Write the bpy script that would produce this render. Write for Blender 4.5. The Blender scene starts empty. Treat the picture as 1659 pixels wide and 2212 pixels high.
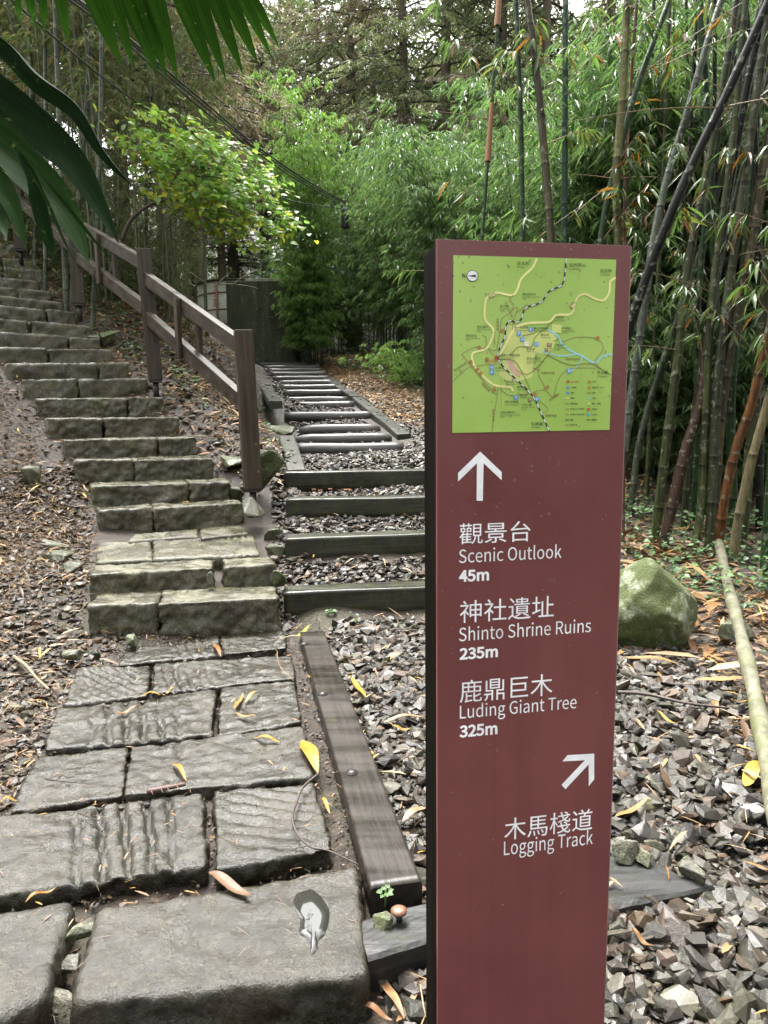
import bpy, bmesh, math, random
import numpy as np
from mathutils import Vector, Matrix, noise

random.seed(7); RNG = np.random.default_rng(7)
S = bpy.context.scene
COL = S.collection
R = math.radians

# ------------------------------------------------------------------ camera
EYE = Vector((0, 0, 1.55)); PITCH = 7.9; ROLL = -0.0115; FPX = 1534.0
cam_data = bpy.data.cameras.new('camera')
cam = bpy.data.objects.new('camera', cam_data); COL.objects.link(cam)
cam_data.sensor_fit = 'VERTICAL'; cam_data.sensor_height = 24
cam_data.lens = 12.0 * FPX / 1106.0
cam_data.clip_start = 0.05; cam_data.clip_end = 600
CAMROT = Matrix.Rotation(R(90 - PITCH), 3, 'X') @ Matrix.Rotation(ROLL, 3, 'Z')
cam.matrix_world = Matrix.Translation(EYE) @ CAMROT.to_4x4()
S.camera = cam
S.render.resolution_x = 768; S.render.resolution_y = 1024

# ------------------------------------------------------------------ light
SUN_EL, SUN_AZ = 66, -25
world = bpy.data.worlds.new('World'); S.world = world; world.use_nodes = True
wn = world.node_tree.nodes; wl = world.node_tree.links
bg = wn['Background']; sky = wn.new('ShaderNodeTexSky'); sky.sky_type = 'NISHITA'
sky.sun_disc = False; sky.sun_elevation = R(SUN_EL); sky.sun_rotation = R(SUN_AZ)
sky.air_density = 1.0; sky.dust_density = 6.0; sky.ozone_density = 1.0
hs = wn.new('ShaderNodeHueSaturation'); hs.inputs['Saturation'].default_value = 0.08
wl.new(sky.outputs[0], hs.inputs['Color']); wl.new(hs.outputs[0], bg.inputs['Color'])
bg.inputs['Strength'].default_value = 0.15
sun_d = bpy.data.lights.new('sun', 'SUN'); sun_d.energy = 1.5; sun_d.angle = R(25); sun_d.color = (1, .97, .92)
sun = bpy.data.objects.new('sun', sun_d); COL.objects.link(sun)
sun.rotation_euler = (R(90 - SUN_EL), 0, R(180 - SUN_AZ))
S.view_settings.view_transform = 'Standard'; S.view_settings.look = 'None'
S.view_settings.exposure = 2.7; S.view_settings.gamma = 1.0
S.cycles.use_denoising = True
S.cycles.max_bounces = 8; S.cycles.diffuse_bounces = 5; S.cycles.glossy_bounces = 2
S.cycles.transmission_bounces = 5; S.cycles.caustics_reflective = False; S.cycles.caustics_refractive = False

# ------------------------------------------------------------------ picture <-> world helpers (1659 x 2212 picture units)
def ray(px, py):
    v = CAMROT @ Vector(((px - 829.5) / FPX, -(py - 1106.0) / FPX, -1.0))
    return v
def atY(px, py, Y):
    v = ray(px, py); return EYE + v * (Y / v.y)
def atZ(px, py, Z):
    v = ray(px, py); return EYE + v * ((Z - EYE.z) / v.z)
def onplane(px, py, o, n):
    v = ray(px, py); return EYE + v * ((o - EYE).dot(n) / v.dot(n))

# ------------------------------------------------------------------ object helpers
def tag(o, label=None, cat=None, group=None, kind=None):
    if label: o['label'] = label
    if cat: o['category'] = cat
    if group: o['group'] = group
    if kind: o['kind'] = kind
    return o
def empty(name, loc, label, cat, group=None):
    o = bpy.data.objects.new(name, None); COL.objects.link(o); o.location = loc; o.empty_display_size = .1
    return tag(o, label, cat, group)
def link(name, me, parent=None, loc=None):
    o = bpy.data.objects.new(name, me); COL.objects.link(o)
    if loc is not None: o.location = loc
    if parent is not None:
        o.parent = parent
    return o
def world_loc(o):
    p = Vector((0, 0, 0))
    while o is not None:
        p += o.location; o = o.parent
    return p
def mk(name, V, F, mat, parent=None, smooth=True, col=None, base=True, uv=None):
    """mesh object from world-space vertices; its origin goes to the middle of its foot (or to its parent's)"""
    V = np.asarray(V, dtype=np.float64).reshape(-1, 3)
    if base:
        lo, hi = V.min(0), V.max(0)
        org = np.array([(lo[0] + hi[0]) / 2, (lo[1] + hi[1]) / 2, lo[2]])
    else:
        org = np.zeros(3)
    me = bpy.data.meshes.new(name)
    Vl = V - org
    if isinstance(F, np.ndarray):
        n, k = F.shape
        me.vertices.add(len(Vl)); me.vertices.foreach_set('co', Vl.astype(np.float32).ravel())
        me.loops.add(n * k); me.loops.foreach_set('vertex_index', F.astype(np.int32).ravel())
        me.polygons.add(n); me.polygons.foreach_set('loop_start', np.arange(0, n * k, k, dtype=np.int32))
        me.update(calc_edges=True)
    else:
        me.from_pydata([tuple(v) for v in Vl], [], F); me.update()
    me.polygons.foreach_set('use_smooth', np.full(len(me.polygons), bool(smooth)))
    if col is not None:
        a = me.attributes.new('tint', 'FLOAT_COLOR', 'POINT')
        c = np.ones((len(Vl), 4), dtype=np.float32); c[:, :3] = col
        a.data.foreach_set('color', c.ravel())
    if uv is not None:
        l = me.uv_layers.new(name='UVMap')
        vi = np.zeros(len(me.loops), dtype=np.int32); me.loops.foreach_get('vertex_index', vi)
        l.data.foreach_set('uv', np.asarray(uv, dtype=np.float32)[vi].ravel())
    if mat is not None: me.materials.append(mat)
    o = link(name, me, parent)
    p = Vector(org)
    o.location = p - world_loc(parent) if parent is not None else p
    return o
def cat_meshes(parts):
    """parts: list of (V, F ndarray of same width)"""
    Vs, Fs, n = [], [], 0
    for V, F in parts:
        Vs.append(np.asarray(V)); Fs.append(np.asarray(F) + n); n += len(V)
    return np.concatenate(Vs), np.concatenate(Fs)
def tube(path, rad, n=8, cap=True):
    """quads along a path; rad scalar or per point"""
    P = np.asarray([tuple(p) for p in path], dtype=float)
    m = len(P); r = np.full(m, rad, dtype=float) if np.isscalar(rad) else np.asarray(rad, dtype=float)
    T = np.gradient(P, axis=0); T /= np.linalg.norm(T, axis=1, keepdims=True) + 1e-12
    up = np.array([0, 0, 1.0]) if abs(T[0][2]) < .9 else np.array([1.0, 0, 0])
    V = np.zeros((m, n, 3)); a = np.cross(T[0], up); a /= np.linalg.norm(a)
    th = np.arange(n) / n * 2 * math.pi
    for i in range(m):
        a = a - T[i] * a.dot(T[i]); a /= np.linalg.norm(a) + 1e-12
        b = np.cross(T[i], a)
        V[i] = P[i] + r[i] * (np.cos(th)[:, None] * a + np.sin(th)[:, None] * b)
    V = V.reshape(-1, 3); F = []
    for i in range(m - 1):
        for j in range(n):
            k = (j + 1) % n
            F.append((i * n + j, i * n + k, (i + 1) * n + k, (i + 1) * n + j))
    if cap:
        V = np.concatenate([V, P[:1], P[-1:]]); c0, c1 = m * n, m * n + 1
        for j in range(n):
            k = (j + 1) % n
            F.append((c0, k, j, c0)) ; F.append((c1, (m - 1) * n + j, (m - 1) * n + k, c1))
        F = [f for f in F]
    return V, F
def tube_clean(path, rad, n=8):
    V, F = tube(path, rad, n, True)
    F = [f if f[0] != f[3] else f[:3] for f in F]
    return V, F
def spline(pts, k=6):
    P = [Vector(p) for p in pts]; out = []
    P = [P[0] * 2 - P[1]] + P + [P[-1] * 2 - P[-2]]
    for i in range(1, len(P) - 2):
        for j in range(k):
            t = j / k
            a, b, c, d = P[i - 1], P[i], P[i + 1], P[i + 2]
            out.append(.5 * ((2 * b) + (c - a) * t + (2 * a - 5 * b + 4 * c - d) * t * t + (3 * b - a - 3 * c + d) * t ** 3))
    out.append(P[-2]); return out
def merge_lists(parts):
    Vs, Fs, n = [], [], 0
    for V, F in parts:
        Vs.append(np.asarray(V, dtype=float).reshape(-1, 3)); Fs += [tuple(i + n for i in f) for f in F]; n += len(V)
    return np.concatenate(Vs), Fs
def boxm(cx, cy, cz, sx, sy, sz, bev=0.0, M=None):
    bm = bmesh.new(); bmesh.ops.create_cube(bm, size=1)
    for v in bm.verts: v.co = Vector((v.co.x * sx, v.co.y * sy, v.co.z * sz))
    if bev: bmesh.ops.bevel(bm, geom=list(bm.edges), offset=bev, segments=2, affect='EDGES', profile=.6)
    T = Matrix.Translation((cx, cy, cz)); M = M @ T if M is not None else T
    V = [tuple(M @ v.co) for v in bm.verts]; bm.verts.index_update()
    F = [tuple(v.index for v in f.verts) for f in bm.faces]; bm.free()
    return np.array(V), F

# ------------------------------------------------------------------ materials
class NT:
    def __init__(s, name):
        s.m = bpy.data.materials.new(name); s.m.use_nodes = True; s.t = s.m.node_tree
        s.b = s.t.nodes['Principled BSDF']; s.out = s.t.nodes['Material Output']
    def n(s, t, **k):
        nd = s.t.nodes.new('ShaderNode' + t)
        for a, v in k.items():
            if a in nd.inputs: s.put(nd.inputs[a], v)
            else: setattr(nd, a, v)
        return nd
    def put(s, inp, v):
        if isinstance(v, bpy.types.NodeSocket): s.t.links.new(v, inp)
        elif hasattr(v, 'outputs'): s.t.links.new(v.outputs[0], inp)
        else:
            if isinstance(v, (tuple, list)) and len(v) == 3 and inp.type == 'RGBA': v = (*v, 1)
            inp.default_value = v
    def pos(s): return s.n('NewGeometry').outputs['Position']
    def obj(s): return s.n('TexCoord').outputs['Object']
    def uv(s): return s.n('TexCoord').outputs['UV']
    def map(s, vec, scale=(1, 1, 1), rot=(0, 0, 0)):
        nd = s.n('Mapping'); s.put(nd.inputs['Vector'], vec); nd.inputs['Scale'].default_value = scale; nd.inputs['Rotation'].default_value = rot
        return nd.outputs[0]
    def noise(s, vec, scale, detail=4, rough=.6, dist=0):
        nd = s.n('TexNoise'); s.put(nd.inputs['Vector'], vec)
        nd.inputs['Scale'].default_value = scale; nd.inputs['Detail'].default_value = detail; nd.inputs['Roughness'].default_value = rough
        nd.inputs['Distortion'].default_value = dist
        return nd.outputs['Fac']
    def ramp(s, fac, stops):
        nd = s.n('ValToRGB'); s.put(nd.inputs[0], fac); e = nd.color_ramp.elements
        while len(e) < len(stops): e.new(.5)
        for k, (p, c) in zip(e, stops):
            k.position = p; k.color = (c, c, c, 1) if np.isscalar(c) else (*c, 1)
        return nd.outputs[0]
    def mix(s, fac, a, b, mode='MIX'):
        nd = s.n('Mix', data_type='RGBA', blend_type=mode)
        s.put(nd.inputs[0], fac); s.put(nd.inputs[6], a); s.put(nd.inputs[7], b); return nd.outputs[2]
    def math(s, op, a, b=0.0):
        nd = s.n('Math', operation=op); s.put(nd.inputs[0], a); s.put(nd.inputs[1], b); return nd.outputs[0]
    def bump(s, h, strength=.4, dist=.01):
        nd = s.n('Bump'); nd.inputs['Strength'].default_value = strength; nd.inputs['Distance'].default_value = dist
        s.put(nd.inputs['Height'], h); s.put(s.b.inputs['Normal'], nd.outputs[0]); return nd
    def set(s, **k):
        for a, v in k.items(): s.put(s.b.inputs[a.replace('_', ' ')], v)
        return s.m

def stone_mat(name, dark, light, moss, moss_amt, lichen=.15, rough=(.3, .6), stain=(.030, .022, .011)):
    t = NT(name); p = t.pos()
    a = t.noise(p, 3.1, 6, .65); b = t.noise(p, 28, 4, .7)
    c = t.ramp(t.math('ADD', t.math('MULTIPLY', a, .5), t.math('MULTIPLY', b, .5)), [(.36, dark), (.64, light)])
    g = t.noise(p, 5.3, 8, .75, .6)
    c = t.mix(t.math('MULTIPLY', t.ramp(g, [(.62 - moss_amt * .35, 0.0), (.74 - moss_amt * .25, 1.0)]), .8), c, moss)
    l = t.noise(p, 12.7, 3, .5, .3)
    c = t.mix(t.math('MULTIPLY', t.ramp(l, [(.68, 0.0), (.72, 1.0)]), lichen), c, (.16, .165, .11))
    br = t.noise(p, 2.3, 6, .7, .8)
    c = t.mix(t.math('MULTIPLY', t.ramp(br, [(.52, 0.0), (.66, 1.0)]), .75), c, stain)
    wet = t.ramp(t.noise(p, 3.7, 5, .65, .5), [(.47, 1.0), (.56, 0.0)])
    c = t.mix(t.math('MULTIPLY', wet, .35), c, (.012, .011, .008))
    sp = t.noise(p, 160, 2, .5)
    c = t.mix(t.ramp(sp, [(.40, .55), (.54, 0.0)]), c, (.008, .008, .006))
    gr = t.noise(p, 62, 4, .75); c = t.mix(1.0, c, t.ramp(gr, [(.36, .45), (.5, 1.0), (.66, 1.75)]), 'MULTIPLY')
    pebble = t.noise(p, 130, 5, .75)
    t.bump(t.math('ADD', t.math('MULTIPLY', pebble, .6), t.math('ADD', t.math('MULTIPLY', g, .6), t.math('MULTIPLY', sp, .5))), .7, .008)
    return t.set(Base_Color=c, Roughness=t.mix(wet, t.ramp(a, [(.35, rough[0]), (.65, rough[1])]), (rough[0] * .6,) * 3), Specular_IOR_Level=.45)
M_PAVE = stone_mat('paving_stone', (.009, .0082, .005), (.042, .0365, .023), (.028, .029, .008), .2, .25, (.2, .48))
M_STEP = stone_mat('step_stone', (.036, .034, .021), (.16, .145, .096), (.066, .072, .018), .45, .3, (.4, .7))
M_ROCK = stone_mat('boulder_stone', (.06, .063, .04), (.2, .21, .14), (.06, .08, .014), .95, .5, (.5, .8))
M_SIDE = stone_mat('hillside_stone', (.045, .045, .032), (.15, .145, .10), (.06, .08, .018), .6, .3, (.5, .8))
def wood_mat(name, dark, light, axis, moss=0.0, rough=(.3, .6), mossc=(.05, .062, .016), local=True):
    t = NT(name); p = t.obj() if local else t.pos()
    sc = [38, 38, 38]; sc[axis] = 1.6
    g = t.noise(t.map(p, tuple(sc)), 1.0, 5, .7, .4)
    sc2 = [9, 9, 9]; sc2[axis] = 1.2
    w = t.noise(t.map(t.pos(), tuple(sc2)), 1.0, 3, .6)
    c = t.ramp(t.math('ADD', t.math('MULTIPLY', g, .6), t.math('MULTIPLY', w, .4)), [(.36, dark), (.66, light)])
    if moss:
        ms = t.noise(t.pos(), 9, 6, .75); m2 = t.noise(t.pos(), 90, 2, .6)
        c = t.mix(t.math('MULTIPLY', t.ramp(ms, [(.62 - moss * .3, 0.0), (.75 - moss * .2, 1.0)]), t.ramp(m2, [(.4, 0.0), (.62, .9)])), c, mossc)
    t.bump(g, .5, .006)
    return t.set(Base_Color=c, Roughness=t.ramp(w, [(.35, rough[0]), (.65, rough[1])]), Specular_IOR_Level=.25)
M_POST = wood_mat('railing_wood_upright', (.013, .0095, .006), (.064, .049, .033), 2, 0, (.35, .6))
M_RAIL = wood_mat('railing_wood_lengthwise', (.013, .0095, .0065), (.060, .047, .034), 0, 0, (.3, .55))
M_TIMB = wood_mat('wet_timber', (.008, .0078, .0065), (.040, .038, .030), 0, .6, (.25, .5))
M_BEAM = wood_mat('slate_dark_timber', (.007, .007, .0065), (.03, .03, .028), 0, .25, (.4, .6), local=False)
M_PLANK = wood_mat('plank_timber', (.008, .007, .006), (.036, .029, .023), 0, .12, (.22, .5))
M_LOG = wood_mat('log_sleeper_wood', (.032, .031, .029), (.13, .125, .115), 0, .2, (.25, .45))
M_EDGE = wood_mat('edging_timber', (.022, .023, .019), (.065, .066, .053), 0, .3, (.3, .55))
def plain(name, c, rough=.5, metal=0.0, spec=.5):
    t = NT(name); p = t.pos(); n = t.noise(p, 14, 4, .6)
    cc = t.mix(t.ramp(n, [(.3, 0.0), (.7, 1.0)]), tuple(x * .8 for x in c), tuple(min(1, x * 1.15) for x in c))
    return t.set(Base_Color=cc, Roughness=rough, Metallic=metal, Specular_IOR_Level=spec)
M_IRON = plain('dark_iron', (.035, .03, .028), .45, .6)
M_CABLE = plain('cable_rubber', (.012, .012, .013), .4)
M_WHITE = plain('white_letter_vinyl', (.83, .85, .88), .4)
M_BLACK = plain('map_black_ink', (.025, .03, .02), .6)
def leaf_mat(name, rough=.35, trans=.35, spec=.5, vein=False):
    t = NT(name)
    at = t.n('Attribute', attribute_name='tint').outputs['Color']
    t.set(Base_Color=at, Roughness=rough, Specular_IOR_Level=spec)
    tr = t.n('BsdfTranslucent'); hue = t.mix(.3, at, (.5, .65, .15), 'OVERLAY'); t.put(tr.inputs['Color'], hue)
    mx = t.n('MixShader'); mx.inputs[0].default_value = trans
    t.t.links.new(t.b.outputs[0], mx.inputs[1]); t.t.links.new(tr.outputs[0], mx.inputs[2]); t.t.links.new(mx.outputs[0], t.out.inputs['Surface'])
    return t.m
M_LEAF = leaf_mat('bamboo_leaf', .32, .5, .55)
M_BROAD = leaf_mat('broad_leaf', .34, .5, .55)
M_NEEDLE = leaf_mat('conifer_needles', .5, .4, .4)
M_DRY = leaf_mat('dry_leaf', .5, .12, .3)
M_COVER = leaf_mat('ground_cover_leaf', .45, .2, .3)
def tint_mat(name, rough=(.3, .6), bump=.3, scale=60, amt=.35):
    t = NT(name); at = t.n('Attribute', attribute_name='tint').outputs['Color']; p = t.pos()
    n = t.noise(p, scale, 4, .7); b = t.noise(p, scale * .22, 3, .6)
    k = t.ramp(t.math('ADD', t.math('MULTIPLY', n, .6), t.math('MULTIPLY', b, .4)), [(.3, 1 - amt), (.7, 1 + amt * .6)])
    c = t.mix(1.0, at, k, 'MULTIPLY'); t.bump(n, bump, .006)
    return t.set(Base_Color=c, Roughness=t.ramp(b, [(.35, rough[0]), (.65, rough[1])]))
M_GRAVEL = tint_mat('gravel_stone', (.38, .7), .6, 55, .6)
M_TWIG = tint_mat('twig_bark', (.5, .7), .4, 50)
M_BARK = tint_mat('tree_bark', (.7, .9), .8, 22, .6)
def soil_mat():
    t = NT('forest_soil'); p = t.pos()
    a = t.noise(p, 1.3, 5, .65); b = t.noise(p, 17, 6, .75); c = t.noise(p, 85, 4, .7)
    k = t.math('ADD', t.math('MULTIPLY', b, .5), t.math('MULTIPLY', c, .5))
    col = t.ramp(k, [(.38, (.005, .0032, .002)), (.5, (.020, .012, .0065)), (.63, (.080, .050, .028))])
    col = t.mix(t.ramp(a, [(.5, 0.0), (.68, .55)]), col, (.030, .036, .010))
    t.bump(k, .9, .03)
    return t.set(Base_Color=col, Roughness=t.ramp(a, [(.4, .45), (.7, .8)]))
M_SOIL = soil_mat()
def culm_mat():
    t = NT('bamboo_culm_skin'); at = t.n('Attribute', attribute_name='tint').outputs['Color']; p = t.pos()
    st = t.noise(t.map(t.pos(), (55, 55, 2.0)), 1.0, 4, .7); bl = t.noise(p, 9, 5, .75, .5)
    k = t.ramp(st, [(.35, .45), (.62, 1.35)])
    c = t.mix(1.0, at, k, 'MULTIPLY')
    c = t.mix(t.math('MULTIPLY', t.ramp(bl, [(.55, 0.0), (.66, 1.0)]), .55), c, (.012, .013, .009))
    li = t.noise(p, 17, 2, .5, .2)
    c = t.mix(t.math('MULTIPLY', t.ramp(li, [(.60, 0.0), (.65, 1.0)]), .75), c, (.13, .14, .10))
    t.bump(st, .25, .004)
    return t.set(Base_Color=c, Roughness=t.ramp(bl, [(.4, .3), (.65, .6)]), Specular_IOR_Level=.2)
M_CULM = culm_mat()
# ------------------------------------------------------------------ stairs, track: measured layout
# stone steps: (left x, left y, right x, right y, left depth, right depth, face height px, joints at fraction)
STEPS = [
 (187, 1313, 601, 1296, 4.78, 5.02, .22, (.357,)),
 (193, 1242, 595, 1220, 5.16, 5.52, .22, (.66,)),
 (211, 1106, 524, 1088, 6.02, 6.50, .19, (.365,)),
 (198, 1050, 496, 1038, 6.36, 6.86, .20, (.69,)),
 (163, 997, 459, 988, 6.68, 7.18, .21, (.405,)),
 (138, 950, 424, 944, 7.00, 7.56, .21, (.69,)),
 (99, 904, 386, 903, 7.32, 7.92, .22, (.41,)),
 (77, 861, 354, 858, 7.64, 8.24, .22, (.70,)),
 (48, 820, 318, 818, 7.96, 8.60, .22, (.43,)),
 (12, 784, 280, 782, 8.30, 8.96, .22, (.73,)),
 (-40, 750, 244, 755, 8.60, 9.40, .22, (.48,)),
 (-60, 712, 218, 731, 8.92, 9.75, .23, (.73,)),
 (-90, 680, 196, 705, 9.25, 10.1, .23, (.51,)),
 (-110, 650, 164, 674, 9.58, 10.4, .23, (.75,)),
 (-130, 622, 135, 652, 9.9, 10.75, .22, (.35,)),
 (-150, 603, 112, 632, 10.25, 11.1, .22, (.7,)),
 (-170, 582, 84, 607, 10.6, 11.4, .22, (.4,)),
 (-190, 562, 92, 583, 10.95, 11.7, .22, (.68,)),
 (-200, 540, 76, 560, 11.3, 12.1, .22, (.72,)),
 (-220, 515, 42, 532, 11.7, 12.4, .22, (.5,)),
]
STEPS = [(a, b, c, d, e * (1.075 if k > 1 else 1), f * (1.075 if k > 1 else 1), g, j) for k, (a, b, c, d, e, f, g, j) in enumerate(STEPS)]
TIMB = [  # left x, left top y, depth left, z from picture; slope of the picture line
 (612, 1280, 5.35, 1.86), (615, 1163, 6.12, 1.86), (617, 1079, 6.92, 1.88), (612, 1020.5, 7.75, 1.92)]
def track_z(y): return .94 + (.117 * (y - 7.9) if y < 9.7 else .117 * 1.8 + .165 * (y - 9.7))
def track_x(y): return -.13 - .185 * (y - 7.75) if y < 9.7 else -.49 - .215 * (y - 9.7)

# ------------------------------------------------------------------ ground: one sheet through the measured heights
CP = []
for (xl, yl, xr, yr, dl, dr, h, _j) in STEPS:
    a, b = atY(xl, yl, dl), atY(xr, yr, dr); u = (b - a).normalized(); u.z = 0
    q = Vector((-u.y, u.x, 0))
    for w, dz in ((-.25, -.17 if h == .22 and dl < 5.5 else -.13), (1.0, -.22 if dl < 5.5 else -.12)):
        p = (a if w < 0 else b) + u * (w if w < 0 else .25); CP.append((p.x + q.x * .1, p.y + q.y * .1, p.z + dz))
    m = (a + b) / 2 + q * .2; CP.append((m.x, m.y, m.z - .16))
    p = a - u * 1.4 + q * .1; CP.append((p.x, p.y, p.z - .05))
for y in (8.3, 9.2, 10.5, 12, 14, 17, 20, 24, 28):
    z = track_z(y); x = track_x(y)
    CP += [(x, y, z - .07), (x - .8, y, z - .04), (x + .85, y, z - .04), (x + 1.8, y, z + .02)]
for i, (x, py, d, w) in enumerate(TIMB):
    p = atY(x, py, d)
    for xx in (.1, .9, 1.75):
        CP += [(p.x + xx, d + .38, p.z - .075), (p.x + xx, d - .10, p.z - .235)]
    CP.append((p.x + 2.4, d + .3, p.z - .14 - .05 * i))
CP += [(p[0], p[1], p[2]) for p in [
 (-.2, 5.2, -.02), (.7, 5.1, -.02), (1.3, 5.0, -.03), (-.6, 4.6, -.06), (-1.5, 4.6, -.06), (-2.2, 4.4, -.03), (-.3, 3.5, -.06), (-1.2, 3.4, -.07), (-2, 3.4, -.02),
 (-.2, 2.5, -.07), (-1, 2.4, -.07), (-2, 2.2, -.02), (.6, 3, -.02), (1.5, 3, -.02), (2.5, 3, .02), (.5, 2, -.06), (1.5, 1.8, -.08), (2.6, 2, -.02),
 (-1, 1.5, -.14), (0, 1.5, -.16), (1, 1.2, -.14), (-1, .3, -.25), (1, .3, -.25), (3, .3, -.1), (-3, .3, -.05), (0, -2, -.4), (4, -2, -.2), (-4, -2, -.1),
 (2.2, 4.4, 0), (3.2, 4, .08), (4.5, 4, .12), (2.4, 5.4, .06), (3.2, 6, .12), (4.5, 6, .2), (2.6, 7.2, .2), (3.6, 7.3, .25), (5, 7.4, .35), (2.2, 8.4, .55),
 (3.4, 9, .6), (5, 10, .8), (7, 9, .8), (9, 6, .6), (9, 2, .4), (2.6, 11, 1.25), (4.5, 13, 1.7), (8, 14, 2.0), (2.5, 14.5, 2.0), (2, 18, 2.7), (5, 19, 2.9), (1, 22, 3.4), (6, 25, 3.8),
 (-3, 3, .05), (-3.2, 4.5, .15), (-3.1, 5.2, .3), (-4.5, 4.5, .5), (-4, 3, .2), (-6, 3, .6), (-5.2, 6, 1.1),
 (-2.7, 10.2, 2.05), (-1.85, 9.0, 1.45), (-1.5, 7.9, 1.05), (-3.0, 11.6, 2.5), (-2.6, 13, 2.5), (-4.5, 13.8, 3.5), (-3.6, 16, 3.1), (-4.2, 19, 3.5), (-4, 22, 3.7), (-5, 25, 4.3), (-7, 18, 5.0),
 (-7, 14.6, 4.9), (-9, 14, 6.0), (-9, 20, 6.2), (-14, 16, 8.5), (-14, 9, 6), (-10, 6, 3.6), (-14, 24, 9), (-9, 30, 7.0), (-18, 34, 12), (-30, 20, 15), (-30, 45, 20),
 (0, 32, 5.2), (6, 34, 5.5), (14, 20, 3), (16, 34, 6), (28, 14, 2), (28, 40, 9), (0, 50, 10), (14, 52, 11), (-12, 52, 14), (0, 75, 20), (35, 75, 20), (-40, 75, 28), (45, 5, 2), (-45, -2, 9), (40, -5, 1), (-12, 0, 2.0), (0, -12, -1), (25, -12, -.5), (-25, -12, 3)]]
CPa = np.array(CP)
def _phi(r2): return np.where(r2 > 0, .5 * r2 * np.log(r2 + 1e-12), 0)
_A = _phi(((CPa[:, None, :2] - CPa[None, :, :2]) ** 2).sum(-1)) + np.eye(len(CPa)) * .002
_P = np.column_stack([np.ones(len(CPa)), CPa[:, :2]])
_K = np.block([[_A, _P], [_P.T, np.zeros((3, 3))]])
_w = np.linalg.solve(_K, np.concatenate([CPa[:, 2], np.zeros(3)]))
def gz(x, y):
    x = np.atleast_1d(np.asarray(x, dtype=float)); y = np.atleast_1d(np.asarray(y, dtype=float)); out = np.zeros(len(x))
    for s in range(0, len(x), 20000):
        xs, ys = x[s:s + 20000], y[s:s + 20000]
        r2 = (xs[:, None] - CPa[None, :, 0]) ** 2 + (ys[:, None] - CPa[None, :, 1]) ** 2
        out[s:s + 20000] = _phi(r2) @ _w[:-3] + _w[-3] + _w[-2] * xs + _w[-1] * ys
    return out
def g1(x, y): return float(gz([x], [y])[0])
u = np.linspace(-1, 1, 261); xs = 5.0 * u + 55 * np.sign(u) * np.abs(u) ** 4 - 1.0
v = np.linspace(0, 1, 281); ys = -10 + 26 * v + 84 * v ** 5
# finer rows between 1 and 14 m
gx, gy = np.meshgrid(xs, ys); G = gz(gx.ravel(), gy.ravel())
fine = np.array([noise.noise(Vector((x * 2.1, y * 2.1, 3))) * .018 + noise.noise(Vector((x * 7, y * 7, 5))) * .008 for x, y in zip(gx.ravel(), gy.ravel())])
G2 = G + fine
nx, ny = len(xs), len(ys)
idx = np.arange(nx * ny).reshape(ny, nx)
GF = np.stack([idx[:-1, :-1], idx[:-1, 1:], idx[1:, 1:], idx[1:, :-1]], -1).reshape(-1, 4)
ground = mk('ground', np.column_stack([gx.ravel(), gy.ravel(), G2]), GF, M_SOIL, base=False)
tag(ground, 'dark forest soil rising from the gravel path into the wooded hillside', 'ground', kind='structure')

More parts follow.
